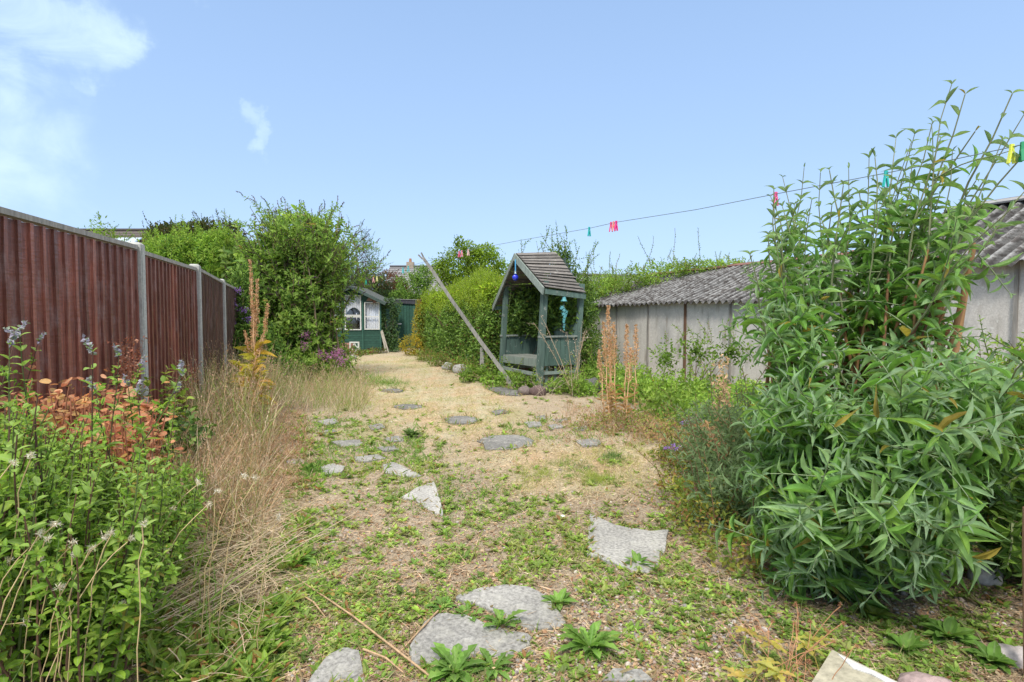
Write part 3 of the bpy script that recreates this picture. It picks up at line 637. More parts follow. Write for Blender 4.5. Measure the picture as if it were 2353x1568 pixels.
# pierced screen block and brick stack
BY = 19.3
pb_ = [s2(585, 1400, BY), s2(770, 1215, BY)]; x0, x1, z1 = pb_[0].x, pb_[1].x, pb_[1].z; z0 = .0; cxm = (x0 + x1) / 2; czm = (z0 + z1) / 2 ; hw = (x1 - x0) / 2; hh = (z1 - z0) / 2
mb = MB(); cw = (.62, .63, .58)
for zz in (z0 + .02, z1 - .02): mb.box((cxm, BY, zz), (2 * hw, .09, .04), col=cw)
for xx in (x0 + .02, x1 - .02): mb.box((xx, BY, czm), (.04, .088, 2 * hh - .08), col=cw)
for sx, sz in ((1, 1), (1, -1), (-1, 1), (-1, -1)):
    pts = []
    for a_ in np.linspace(0, math.pi / 2, 6): pts.append(Vector((cxm + sx * (hw * .92 - hw * .86 * math.cos(a_) ), BY, czm + sz * (hh * .92 - hh * .86 * math.sin(a_)))))
    for a_, b_ in zip(pts[:-1], pts[1:]): mb.beam(a_, b_, .06, .03, (0, 0, 1) if abs((b_ - a_).z) < abs((b_ - a_).x) else (1, 0, 0), cw)
tag(mb.build('screen_block', M['white_paint'], org=(cxm, BY, 0)), 'white pierced concrete screen block standing before the summer house', 'block')
bxx = s2(505, 0, BY).x; mb = MB()
for r_ in range(5):
    for k in range(2):
        mb.box((bxx - .11 + .225 * k + (.03 if r_ % 2 else 0), BY + .02, .045 + r_ * .078), (.215, .10, .068), (Vector((1, rng.normal() * .03, 0)).normalized(), Vector((-rng.normal() * .0, 1, 0)), (0, 0, 1)), np.array([.33, .17, .13]) * rng.uniform(.8, 1.25))
tag(mb.build('brick_stack', M['rubble'], org=(bxx, BY, 0)), 'low stack of old red bricks beside the white screen block', 'bricks')
a_ = s2(830, 1415, 19.9); b_ = s2(1290, 1425, 19.9); mb = MB(); mb.beam((a_.x, 20.0, .03), (b_.x, 20.0, .03), .3, .08, (0, 0, 1), (.40, .35, .29)); tag(mb.build('door_step', M['concrete'], org=(a_.x, 20, 0)), 'low concrete step along the foot of the summer house', 'step')

# ================================================================== ARBOUR
def zA(x, y, Y): return P((1840 + x / 5.227) / 1.632, (900 + y / 5.227) / 1.632, Y)
def z3(x, y, Y): return P((1500 + x / 2.24) / 1.632, (850 + y / 2.24) / 1.632, Y)
ar = thing('arbour', (.45, 10.9, 0), 'leaning wooden garden arbour seat with faded green paint and slatted pitched roof', 'arbour')
GP = (.085, .13, .112)
FL0, FR0 = Vector((-.225, 11.4, 0)), Vector((.48, 10.2, 0)); Dv = Vector((.70, .38, 0)); RL0, RR0 = FL0 + Dv, FR0 + Dv
lean = Vector((.11, .02, 0)) / 1.9
def up(b_, z, m=1.0): return b_ + lean * z * m + Vector((0, 0, z))
side = (FR0 - FL0).normalized(); dep = Dv.normalized()
def post(b_, h, w_=.085):
    mb = MB(); mb.beam(b_ - Vector((0, 0, .05)), up(b_, h), w_, w_, tuple(dep), np.array(GP) * rng.uniform(.95, 1.3)); mb.build('post', M['paint_green'], ar)
FLp = z3(868, 640, 11.4); post(FL0, 1.93); post(FR0, 1.93, .10); post(RR0, 1.90, .09); post(RL0, 1.90)
# roof: corners from the photograph at their own depths
Lf, Af, Rf = zA(72, 1290, 11.62), zA(500, 262, 10.85), zA(1075, 935, 10.02)
Ar_, Rr = zA(1270, 240, 11.28), zA(1870, 1045, 10.50); Rf2 = Rf; Lr = Lf + (Ar_ - Af)
Afr = zA(545, 268, 10.85)
nrmR = (Rf - Af).cross(Ar_ - Af).normalized(); nrmR = nrmR if nrmR.z > 0 else -nrmR
nrmL = (Lf - Af).cross(Ar_ - Af).normalized(); nrmL = nrmL if nrmL.z > 0 else -nrmL
def slope(A0, A1, B0, B1, nv, name, n=12):
    rfm = MB()
    for k in range(n):
        u0 = k / n; u1 = (k + 1.12) / n
        gap = {7: .028, 9: .018}.get(k, .0)
        a = A0.lerp(B0, u0); b_ = A1.lerp(B1, u0 + (gap * 1.2)); c_ = A1.lerp(B1, min(u1 + rng.normal() * .006, 1.01)); d_ = A0.lerp(B0, min(u1 + rng.normal() * .006, 1.01))
        lift0, lift1 = .004, .026 + abs(rng.normal()) * .006
        ext = (A1 - A0).normalized() * rng.normal() * .012
        top = [a + nv * lift0, b_ + nv * lift0 + ext, c_ + nv * lift1 + ext, d_ + nv * lift1]
        rfm.prism(top, nv * -.014, np.array([.155, .142, .13]) * rng.uniform(.75, 1.3))
    return rfm.build(name, M['slat'], ar)
slope(Af, Ar_, Rf, Rr, nrmR, 'roof_slats'); slope(Af, Ar_, Lf, Lr, nrmL, 'roof_slats')
def board(a, b, wv, th, name, col, mat='paint_green'):
    """flat board from a to b, width vector wv hanging down, thickness vector th"""
    m_ = MB(); m_.prism([a, b, b + wv, a + wv], th, col); return m_.build(name, M[mat], ar)
th = -dep * .025
board(Af + dep * -.02, Rf + dep * -.02 + (Rf - Af) * .0, Vector((-.02, 0, -.125)), th, 'bargeboard', (.20, .24, .215))
board(Af + dep * -.02, Lf + dep * -.02, Vector((.0, 0, -.11)), th, 'bargeboard', (.20, .23, .20))
board(Rf + Vector((.0, 0, -.02)), Rr + Vector((0, 0, -.02)), Vector((0, 0, -.09)), -side * .03, 'eaves_board', (.11, .17, .145))
board(Lf + Vector((.0, 0, -.02)), Lr + Vector((0, 0, -.02)), Vector((0, 0, -.07)), side * .03, 'eaves_board', (.11, .17, .145))
# rear gable boards
mb = MB(); rb = RL0.lerp(RR0, .5)
for k in range(7):
    z = 1.78 + k * .1; f = 1 - k / 7.5; c0 = up(rb, 0) ; hw = (RR0 - RL0).length / 2 * f
    mb.beam(up(rb, z) - side * hw, up(rb, z) + side * hw, .02, .095, (0, 0, 1), np.array(GP) * .75)
mb.build('rear_gable', M['paint_green'], ar)
# side panels of upright boards
for b0, b1, ztop, zbot in ((FL0, RL0, .88, .42), (FR0, RR0, .90, .40)):
    mb = MB(); n = 6
    for k in range(n):
        u = (k + .5) / n; p_ = b0.lerp(b1, u * .9 + .06); w_ = (b1 - b0).length * .9 / n - .006
        mb.beam(up(p_, zbot), up(p_, ztop), .018, w_, tuple(dep), np.array([.075, .125, .105]) * rng.uniform(.85, 1.2))
    mb.build('side_panel', M['paint_green'], ar)
    mb = MB(); mb.beam(up(b0, ztop + .03) - dep * .06, up(b1, ztop + .03), .085, .03, (0, 0, 1), (.22, .25, .23)); mb.build('arm_rest', M['paint_green'], ar)
    for z_ in (.27,):
        mb = MB(); mb.beam(up(b0, z_), up(b1, z_), .035, .055, (0, 0, 1), (.20, .25, .225)); mb.build('side_rail', M['paint_green'], ar)
for k in range(3):
    p_ = FR0.lerp(RR0, .22 + .24 * k); mb = MB(); mb.beam(up(p_, .02) - side * .04, up(p_, .44) - side * .04, .02, .05, tuple(dep), (.12, .17, .15)); mb.build('slat', M['paint_green'], ar)
# seat
sa, sb_ = up(FL0, .52) + side * .03, up(FR0, .52) - side * .03; mb = MB()
for k in range(5):
    o_ = dep * (.05 + .115 * k); mb.beam(sa + o_, sb_ + o_, .105, .022, (0, 0, 1), np.array([.20, .215, .19]) * rng.uniform(.85, 1.2))
mb.build('seat', M['paint_green'], ar)
board(up(FL0, .515) - dep * .012, up(FR0, .515) - dep * .012, Vector((0, 0, -.135)), dep * .02, 'seat_front', (.20, .24, .21))
mb = MB(); mb.beam(up(FL0, .27), up(FR0, .24), .035, .06, (0, 0, 1), (.24, .28, .25)); mb.build('front_rail', M['paint_green'], ar)
mb = MB()
for z_ in (.62, .78, .95, 1.10): mb.beam(up(RL0, z_) + side * .03, up(RR0, z_) - side * .03, .02, .135, (0, 0, 1), np.array([.11, .17, .145]) * rng.uniform(.85, 1.15))
mb.build('backrest', M['paint_green'], ar)
for z_ in (1.30, 1.48, 1.66):
    mb = MB(); mb.beam(up(RL0, z_) + side * .03, up(RR0, z_) - side * .03, .02, .03, (0, 0, 1), (.16, .15, .12)); mb.build('lattice_bar', M['grey_wood'], ar)
for k in range(4):
    p_ = RL0.lerp(RR0, .2 + .2 * k); mb = MB(); mb.beam(up(p_, 1.18) + dep * .02, up(p_, 1.8) + dep * .02, .02, .03, tuple(dep), (.14, .13, .11)); mb.build('lattice_bar', M['grey_wood'], ar)
# hanging glass ball
hp = zA(485, 740, 10.72); hk = zA(485, 385, 10.72)
gb = thing('glass_ball', hp, 'blue and purple glass ball on a light blue ribbon under the arbour gable', 'ornament')
mb = MB(); a = np.linspace(-math.pi / 2, math.pi / 2, 11); mb.lathe(hp, [(.058 * math.cos(t_) + 1e-4, .058 * math.sin(t_)) for t_ in a], 18); mb.build('ball', M['blue_glass'], gb, smooth=True)
mb = MB(); mb.tubes([hp + Vector((0, 0, .07)), hp + Vector((.002, 0, .16)), hk], .012, 6, (.08, .35, .62)); mb.build('ribbon', M['plastic'], gb)
mb = MB(); mb.lathe(hp + Vector((0, 0, .07)), [(.001, 0), (.022, .005), (.012, .03), (.02, .05), (.001, .06)], 10, (.45, .6, .7)); mb.build('cap', M['plastic'], gb)
# wind chime
WY = 10.27; wt, wm = zA(1440, 1020, WY), zA(1436, 1160, WY)
wc = thing('wind_chime', wm, 'turquoise bell and starfish wind chime hanging from the arbour eaves', 'wind chime'); TQ = (.10, .33, .36)
mb = MB(); mb.lathe(wm, [(.062, -.04), (.05, -.028), (.04, .0), (.032, .036), (.012, .05), (.001, .052)], 16, TQ); mb.lathe(wm, [(.062, -.04), (.04, -.03), (.001, .03)], 16, TQ); mb.build('bell', M['plastic'], wc)
mb = MB(); bot_ = z3(1378, 835, WY); mb.tubes([wt, wm, wm + Vector((.01, 0, -.25)), bot_], .0022, 4, (.3, .4, .4)); mb.build('cord', M['plastic'], wc)
def star(c_, r_, rot, nvx=5, thick=.012):
    pts = []
    for k in range(nvx * 2):
        rr = r_ if k % 2 == 0 else r_ * .42; an = rot + math.pi * k / nvx; pts.append(c_ + Vector((rr * math.cos(an), 0, rr * math.sin(an))))
    m_ = MB(); m_.prism(pts[::-1], (0, thick, 0), TQ, cz=0); return m_
for k, (x_, y_, r_) in enumerate(((1405, 1325, .062), (1350 + 30, 1345, .04), (1440, 1380, .055), (1480, 1410, .055), (1430, 1450, .06), (1450, 1510, .05), (1470, 1470, .045), (1440, 1560, .05), (1432, 1610, .04), (1445, 1660, .036), (1436, 1710, .034), (1440, 1760, .028))):
    p_ = zA(x_, y_, WY - .01 * (k % 3)); star(p_, r_ * .8, rng.uniform(0, 6)).build('starfish', M['plastic'], wc)
# leaning clothes prop
pb_, pt_ = G(1178, 890), P(972, 594, 11.3); Yp = 10.3
pb_ = P(1180, 888, 10.4); pb_.z = -.02
mb = MB(); n = 9; pv = [pb_.lerp(pt_, k / n) + Vector((.012 * math.sin(k), 0, .01 * math.sin(k * 1.7))) for k in range(n + 1)]
for k in range(n): mb.beam(pv[k], pv[k + 1] + (pv[k + 1] - pv[k]) * .01, .075 - .02 * k / n, .06 - .015 * k / n, (0, 1, 0), np.array([.21, .205, .185]) * rng.uniform(.9, 1.1))
d_ = (pt_ - pb_).normalized(); sx_ = d_.cross(Vector((0, 1, 0))).normalized()
for s_ in (-1, 1): mb.beam(pt_ + sx_ * s_ * .018, pt_ + d_ * .12 + sx_ * s_ * .035, .03, .02, (0, 1, 0), (.19, .185, .17))
tag(mb.build('clothes_prop', M['grey_wood'], org=pb_), 'long grey weathered clothes prop leaning left over the hedge', 'pole')
# concrete blocks behind the prop
for k, (z0, z1, lab) in enumerate(((.0, .34, 'rough concrete block at the bottom, by the foot of the hedge'), (.345, .60, 'pale concrete block on top of another by the hedge'))):
    mb = MB(); x0, x1 = P(1105, 830, 12.6).x, P(1136, 830, 12.6).x; a_ = Vector((.96, .28, 0)); b_ = Vector((-.28, .96, 0))
    c_ = Vector(((x0 + x1) / 2 + .0, 12.7, (z0 + z1) / 2)); mb.box(c_, (.30 - .01 * k, .28 - .01 * k, z1 - z0), (a_, b_, (0, 0, 1)), (.40 - .03 * k * 0, .385, .35))
    tag(mb.build('concrete_block', M['concrete'], org=(c_.x, c_.y, z0)), lab, 'block', 'concrete blocks stacked by the hedge')
# rocks
def rock(c_, r_, col, lab, seed=0, name='rock', mat='rubble', flat=.75):
    th_ = np.linspace(0.02, math.pi - .02, 10); ph_ = np.linspace(0, 2 * math.pi, 14, endpoint=False)
    V_ = np.array([[math.sin(t_) * math.cos(f), math.sin(t_) * math.sin(f), math.cos(t_)] for t_ in th_ for f in ph_]); V_ = V_ * (1 + .16 * sn(V_, 1.6, seed)[:, None] + .05 * sn(V_, 4, seed)[:, None])
    V_ = V_ * np.array([r_, r_ * .85, r_ * flat]) + np.array(list(c_)); Q_ = []
    for a_ in range(9):
        for b_ in range(14): Q_.append([a_ * 14 + b_, (a_ + 1) * 14 + b_, (a_ + 1) * 14 + (b_ + 1) % 14, a_ * 14 + (b_ + 1) % 14])
    m_ = MB(); m_.add(V_, Q_, col=col); return tag(m_.build(name, M[mat], org=c_, smooth=True), lab, 'rock', 'loose rocks around the garden') if lab else m_
for px, py, Y, r_, c_, lab in ((1205, 912, 9.4, .125, (.16, .13, .12), 'dark rounded rock before the arbour post, left of the pair'), (1236, 912, 9.3, .14, (.13, .09, .085), 'dark red brown rounded rock right beside the arbour front post'),
    (1262, 906, 9.6, .09, (.15, .12, .10), 'small brown rock right of the pair before the arbour'), (1336, 882, 10.0, .115, (.50, .49, .48), 'pale round stone in the weeds right of the arbour'),
    (1030, 848, 13.8, .16, (.33, .32, .31), 'grey edging rock under the hedge, farther one'), (1058, 857, 13.0, .19, (.36, .35, .33), 'pale grey edging rock under the hedge, nearer one'), (1075, 866, 12.4, .12, (.28, .27, .26), 'smallest grey edging rock under the hedge'),
    (1365, 892, 9.8, .22, (.11, .11, .11), 'dark flat rock behind the dried foxglove stalks'), (812, 826, 17.0, .13, (.30, .28, .26), 'small rock on the path side near the pink flowers'), (2262, 1415, 2.62, .075, (.42, .40, .39), 'grey broken rock under the large shrub at the right'), (2150, 1410, 2.7, .035, (.5, .46, .44), 'small pinkish pebble sized rock under the shrub'), (1293, 1190, 3.62, .02, (.75, .74, .7), 'tiny white rock lying alone on the weeds')):
    p_ = P(px, py, Y); rock((p_.x, p_.y, gzf(p_.x, p_.y) + r_ * .35), r_, c_, lab, seed=px)
# broken rubble at the lower right
pts = [P(1912, 1493, 2.28), P(2085, 1600, 2.0), P(1850, 1610, 1.88), P(1868, 1560, 2.0)]
w_ = [G(1912, 1493, .09), G(2065, 1568, .09), G(2150, 1640, .09), G(1820, 1640, .09)]
mb = MB(); mb.prism(w_, (0, 0, -.13), (.40, .37, .28), taper=1.04); mb.prism([G(1925, 1502, .094), G(2068, 1571, .094), G(2100, 1600, .094), G(2000, 1548, .094), G(1960, 1535, .094)], (0, 0, -.006), (.62, .62, .60))
tag(mb.build('broken_brick', M['rubble'], org=w_[3]), 'large yellowish broken brick with a white painted edge at the bottom', 'brick')
p_ = G(2140, 1610); rock((p_.x, p_.y, .01), .095, (.40, .30, .29), 'pinkish rough rock at the bottom right beside the broken brick', 5)
p_ = G(2330, 1535); rock((p_.x, p_.y, .03), .07, (.48, .43, .41), 'pale pink rock in the bottom right corner', 8)
# ================================================================== GARAGES
def garage(name, A, dirv, nrv, npan, plen, zwall, rise, half, lab, amp=.030, lam=.150, redridge=True, firstpost=0, corner_right=False, mono=False):
    A = Vector(A); g_ = thing(name, A, lab, 'garage'); L = npan * plen; B = A + dirv * L
    # cement panels, one mesh each
    for k in range(npan):
        a = A + dirv * (k * plen + .012); b_ = A + dirv * ((k + 1) * plen - .012); m_ = MB(); off = rng.uniform(-.004, .004)
        m_.box((a + b_) / 2 + Vector((0, 0, zwall / 2)) + nrv * (.02 + off), ((b_ - a).length, .04, zwall), (dirv, nrv, (0, 0, 1))); m_.build('wall_panel', M['cement'], g_)
        m_ = MB(); p_ = A + dirv * k * plen - nrv * .012; cc = (.15, .085, .055) if k in (3, firstpost) else (.25, .235, .215)
        m_.box(p_ + Vector((0, 0, zwall / 2)), (.03 if cc[0] > .2 else .045, .03, zwall), (dirv, nrv, (0, 0, 1)), cc); m_.build('joint_strip', M['grey_wood'], g_)
    m_ = MB(); e0 = A + nrv * .04; e1 = A + nrv * (2 * half - .04)
    for q_ in (A, B):
        a = q_ + nrv * .06; b_ = q_ + nrv * (2 * half - .06); m_.prism([a, b_, b_ + Vector((0, 0, zwall)), (a + b_) / 2 + Vector((0, 0, zwall + rise * .95)), a + Vector((0, 0, zwall))], dirv * .04)
    m_.box((A + B) / 2 + nrv * (2 * half - .05) + Vector((0, 0, zwall / 2)), (L, .04, zwall), (dirv, nrv, (0, 0, 1))); m_.build('end_wall', M['cement'], g_)
    # corrugated roof: two slopes of real waves, laid in sheets that differ slightly
    ovh = .13; ext = .12; ns = int((L + 2 * ext) / lam * 8); us = np.linspace(-ext, L + ext, ns); vs = np.linspace(0, 1, 14)
    for sg, nm in ((0, 'roof'), (1, 'roof')):
        U_, Vv = np.meshgrid(us, vs); sheet = np.floor(U_ / 1.02); low = Vv < .5
        jit_ = .016 * np.sin(sheet * 12.9898 + low * 4.1); sag = .02 * sn(np.stack([U_, Vv * 2, U_ * 0], -1), 1.2, 3)
        h_ = amp * np.sin(U_ / lam * 2 * np.pi) + jit_ + sag + .02 * low * 0 + .012 * (Vv < .5)
        run = (half + ovh) * (1 - Vv) + 0 * U_; zz = zwall + .03 + rise * (1 - run / half) + h_ + .03 * sn(np.stack([U_ * .6, Vv, 0 * U_], -1), 1, 8)
        o_ = half - run if sg == 0 else half + run
        o_ = o_ + (np.floor(U_ / 1.02) % 2) * .012 * (1 - Vv) * (1 if sg else -1)
        Pp = np.array(list(A))[None, None] + U_[..., None] * np.array(list(dirv)) + o_[..., None] * np.array(list(nrv)); Pp[..., 2] = zz
        nu, nv = len(us), len(vs); i_ = np.arange(nu - 1); j_ = np.arange(nv - 1)[:, None]; a_ = j_ * nu + i_
        Q_ = np.stack([a_, a_ + 1, a_ + nu + 1, a_ + nu], -1).reshape(-1, 4); lowp = Pp.copy(); lowp[..., 2] -= .007
        wave_tone = np.clip(.30 + .75 * sstep(-.5, .8, np.sin(U_ / lam * 2 * np.pi + .6)) + .12 * sn(np.stack([U_ * 3, Vv * 1.5, 0 * U_], -1), 2.0, 5), .12, 1.2); m_ = MB(); m_.add(Pp.reshape(-1, 3), Q_, col=wave_tone.reshape(-1, 1) * np.ones(3)); m_.add(lowp.reshape(-1, 3), Q_[:, ::-1])  # vertex tone follows the wave, darker towards the corrugation valleys
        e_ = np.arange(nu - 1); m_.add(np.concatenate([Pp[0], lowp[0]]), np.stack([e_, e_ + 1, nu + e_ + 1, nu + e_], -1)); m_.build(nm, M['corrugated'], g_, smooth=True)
    m_ = MB(); rc = (.20, .10, .08) if redridge else (.22, .22, .22); nseg = max(2, int(L / 1.1))
    for k in range(nseg):
        a = A + dirv * (L * k / nseg - .1) + nrv * half; b_ = A + dirv * (L * (k + 1) / nseg) + nrv * half
        for s_ in (-1, 1): m_.beam(a + nrv * s_ * .07 + Vector((0, 0, zwall + rise + .055 + rng.uniform(0, .012))), b_ + nrv * s_ * .07 + Vector((0, 0, zwall + rise + .045)), .17, .02, tuple((nrv * s_ * .35 + Vector((0, 0, 1))).normalized()), np.array(rc) * rng.uniform(.8, 1.3))
    m_.build('ridge_cap', M['tile'], g_)
    return g_
GD = Vector((1.735, -4.0, 0)).normalized(); GN = Vector((.917, .398, 0)).normalized()
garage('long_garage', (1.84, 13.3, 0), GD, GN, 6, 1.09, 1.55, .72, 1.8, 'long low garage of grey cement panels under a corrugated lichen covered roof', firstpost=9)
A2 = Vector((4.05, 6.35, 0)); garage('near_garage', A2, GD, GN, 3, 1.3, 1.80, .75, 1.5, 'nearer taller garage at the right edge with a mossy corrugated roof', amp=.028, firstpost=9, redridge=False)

# ================================================================== DISTANT HOUSES
def house(name, x0, x1, Yh, zr, ze_, lab, colr, colw, dd=6.0, ang=0.0, extra=None):
    c_ = Vector(((x0 + x1) / 2, Yh, 0)); h_ = thing(name, c_, lab, 'house'); ax = Vector((math.cos(ang), math.sin(ang), 0)); ay = Vector((-ax.y, ax.x, 0)); W_ = (x1 - x0) / 2
    m_ = MB(); m_.box(c_ + ay * dd / 2 + Vector((0, 0, ze_ / 2)), (2 * W_ - .4, dd - .5, ze_), (ax, ay, (0, 0, 1)), colw)
    for s_ in (-1, 1):
        q_ = c_ + ax * s_ * (W_ - .25); m_.prism([q_ + ay * .3 + Vector((0, 0, ze_)), q_ + ay * (dd - .3) + Vector((0, 0, ze_)), q_ + ay * dd / 2 + Vector((0, 0, zr - .15))], ax * .1, colw)
    m_.build('wall', M['rubble'], h_)
    m_ = MB(); rows = 14
    for s_ in (-1, 1):
        for k in range(rows):
            u0, u1 = k / rows, (k + 1.15) / rows; f = lambda u, l: c_ + ay * (dd / 2 + s_ * (dd / 2 + .3) * u) + Vector((0, 0, zr + (ze_ - .1 - zr) * u + l))
            a, b_ = f(u0, .0), f(u1, .05); m_.prism([a - ax * W_, a + ax * W_, b_ + ax * W_, b_ - ax * W_], (0, 0, -.03), np.array(colr) * rng.uniform(.85, 1.15))
    m_.beam(c_ + ay * dd / 2 - ax * W_ + Vector((0, 0, zr + .05)), c_ + ay * dd / 2 + ax * W_ + Vector((0, 0, zr + .05)), .3, .1, (0, 0, 1), np.array(colr) * .8)
    rf_ = m_.build('roof', M['tile'], h_); return h_, rf_, c_, ax, ay
q0, q1 = P(150, 520, 32), P(328, 526, 32)
h_, rf_, c_, ax, ay = house('house', q0.x, q1.x + .2, 30.0, q0.z - .1, 4.6, 'house beyond the fence with brown tiled roof and skylights', (.13, .11, .10), (.35, .3, .25), 6.0, .0)
for px in (232, 272, 300):
    k_ = P(px, 540, 31.2); m_ = MB(); u = (c_.y + 3 - 31.2) / 3.3; zz = q0.z - .1 + (4.5 - q0.z + .1) * u + .12; m_.box((k_.x, 31.2, zz), (.72, .9, .05), ((1, 0, 0), Vector((0, 3.3, -(4.5 - q0.z + .1))).normalized(), Vector((0, (4.5 - q0.z + .1), 3.3)).normalized()), (.6, .6, .6)); m_.build('skylight', M['skylight'], rf_)
q0, q1 = P(896, 613, 48), P(990, 614, 48)
h_, rf_, c_, ax, ay = house('house', q0.x, q1.x + 1.5, 45.0, q0.z, 3.0, 'far grey roofed house over the shrubs behind the summer house', (.22, .215, .22), (.4, .36, .3))
m_ = MB(); k_ = P(943, 600, 48); m_.box((k_.x, 48, k_.z - .45), (.6, .5, .7), col=(.36, .30, .24)); m_.lathe((k_.x, 48, k_.z - .1), [(.12, 0), (.1, .3)], 8, (.4, .2, .12)); m_.build('chimney', M['rubble'], rf_)
q0, q1 = P(1340, 637, 34), P(1400, 633, 34)
h_, rf_, c_, ax, ay = house('house', q0.x, q0.x + 4.5, 32.0, P(1358, 633, 34).z, 2.4, 'small far house with pale gable seen between arbour roof and garage', (.20, .21, .22), (.47, .40, .30), 5.0, .35)

# ================================================================== WASHING LINE AND PEGS
def line_at(px, py):
    k_ = (px - CX) / FPX; Yd = 3.658 / (.563 + k_); return P(px, py, Yd)
LP = [(2353, 332), (2195, 366), (2036, 398), (1783, 446), (1600, 482), (1416, 511), (1354, 525), (1200, 552), (1060, 578), (937, 613), (837, 646), (800, 660)]
pts = [line_at(*p) for p in LP]; d_ = (pts[0] - pts[2]).normalized(); pts = [pts[0] + d_ * 1.6 + Vector((0, 0, .06))] + pts + [pts[-1] + (pts[-1] - pts[-2]) * 2]
mb = MB(); arr = np.array([list(p) for p in pts]); tt = np.arange(len(arr)); t2 = np.linspace(0, len(arr) - 1, 120); cur = np.stack([np.interp(t2, tt, arr[:, k]) for k in range(3)], -1)
mb.tubes(cur, .0022, 6, (.12, .16, .14)); tag(mb.build('washing_line', M['plastic'], org=pts[5]), 'thin dark washing line stretched across the whole garden', 'washing line')
PEG = [(2325, 337, (.75, .80, .10), 'yellow clothes peg near the right end of the washing line', 0), (2349, 332, (.02, .28, .12), 'dark green clothes peg at the right edge of the photo', 1.2), (2036, 398, (.03, .45, .42), 'turquoise clothes peg among the tall shrub tops', 0), (1783, 446, (.80, .10, .30), 'pink clothes peg beside the left tips of the tall shrub', 0),
       (1416, 510, (.80, .03, .25), 'bright magenta clothes peg, rightmost of the three close together', .5), (1410, 512, (.85, .30, .25), 'salmon clothes peg, middle of the three close together', .3), (1404, 513, (.75, .06, .22), 'deep pink clothes peg, leftmost of the three close together', .1), (1354, 524, (.02, .42, .40), 'turquoise clothes peg hanging alone against the sky', .6),
       (1076, 573, (.80, .55, .50), 'pale pink clothes peg before the round tree, set apart to the right', .6), (1061, 577, (.85, .25, .35), 'pink clothes peg before the round tree, right one of a close pair', .2), (1055, 578, (.75, .12, .25), 'pink clothes peg before the round tree, left one of a close pair', .4), (938, 612, (.05, .45, .50), 'turquoise clothes peg before the far grey roof', .3), (926, 616, (.1, .5, .52), 'pale turquoise clothes peg left of its pair before the far roof', .7),
       (866, 635, (.80, .78, .30), 'pale yellow clothes peg over the summer house roof', .2), (858, 638, (.85, .45, .45), 'pale pink clothes peg over the summer house roof', .5), (841, 643, (.02, .45, .30), 'green clothes peg farthest to the left on the line', .2)]
for px, py, c_, lab, rot in PEG:
    p_ = line_at(px, py); p_.z = np.interp(p_.y, arr[::1, 1], arr[:, 2]); m_ = MB(); ca, sa_ = math.cos(rot), math.sin(rot); axx = Vector((ca, sa_, 0)); ayy = Vector((-sa_, ca, 0))
    k_ = 1.0 if p_.y < 9 else 1.25
    for s_ in (-1, 1):
        a = p_ + axx * s_ * .004 * k_ + Vector((0, 0, .012)); b_ = p_ + axx * s_ * .005 * k_ + Vector((0, 0, -.02 * k_)); e_ = p_ + axx * s_ * .013 * k_ + Vector((0, 0, -.072 * k_))
        m_.beam(b_, a, .011 * k_, .007 * k_, tuple(axx), c_); m_.beam(e_, b_, .013 * k_, .008 * k_, tuple(axx), c_)
    m_.box(p_ + Vector((0, 0, -.024 * k_)), (.018 * k_, .012, .007), (axx, ayy, (0, 0, 1)), (.5, .5, .5))
    tag(m_.build('clothes_peg', M['plastic'], org=p_), lab, 'clothes peg', 'clothes pegs on the washing line')

# ================================================================== VEGETATION
BRIGHT = [(.27, .42, .06), (.33, .49, .08), (.21, .36, .055), (.39, .54, .12)]
MID = [(.19, .33, .055), (.25, .41, .07), (.15, .27, .05), (.30, .45, .10)]
DARK = [(.055, .12, .03), (.08, .155, .035), (.10, .185, .04)]
LIME = [(.33, .47, .03), (.40, .54, .035), (.26, .40, .03)]
RUST = [(.20, .07, .04), (.26, .11, .06), (.14, .06, .04)]
BUD = [(.085, .19, .075), (.065, .155, .055), (.11, .225, .095), (.05, .12, .045)]
STRAW = [(.64, .51, .35), (.72, .60, .44), (.54, .39, .25), (.60, .49, .34)]
TAN = [(.54, .34, .18), (.46, .27, .14), (.62, .42, .25)]
YEL = [(.55, .46, .05), (.45, .42, .06), (.60, .40, .06)]
BARK = (.16, .11, .075)
def tree(name, cat, lab, base, blobs, n, L, W, palette, r0=.08, nl=24, seed=1., trunk=True, **kw):
    t_ = thing(name, base, lab, cat, kw.pop('group', None)); m_ = MB(); limbs(m_, base, blobs, nl, r0 * .55, BARK, seed=seed)
    zc_ = min(b[0][2] for b in blobs)
    m_.tubes([Vector(base) - Vector((0, 0, .1)), Vector(base) + Vector((.03, 0, (zc_ - base[2]) * .5)), Vector(base) + Vector((-.02, .03, (zc_ - base[2]) * .95 + .1))], np.array([[r0 * 1.2, r0, r0 * .8]]), 8, BARK)
    mT = m_; m_ = MB(); mat = kw.pop('mat', 'leaf'); shoots = kw.pop('shoots', None); crown(m_, blobs, n, L, W, palette, seed=seed, **kw)
    if shoots:
        ns, sl_, pal2, lw = shoots; q_, nn_ = crown_pts(blobs, ns, .1, seed, .2); s_ = q_[:, 2] > base[2] + .3; q_, nn_ = q_[s_], nn_[s_]; D_ = nrm(nn_ * .6 + np.array([0, 0, .8]) + rng.normal(size=q_.shape) * .2)
        Pt = paths(q_, D_, sl_ * rng.uniform(.4, 1.1, len(q_)), 5, .1); stem_leaves(m_, Pt, 10, lw, .42, pal2, T_SM, pitch=(35, 65)); mT.tubes(Pt, .004, 3, (.12, .14, .05))
    mT.build('trunk', M['bark'], t_); m_.build('crown', M[mat], t_); return t_
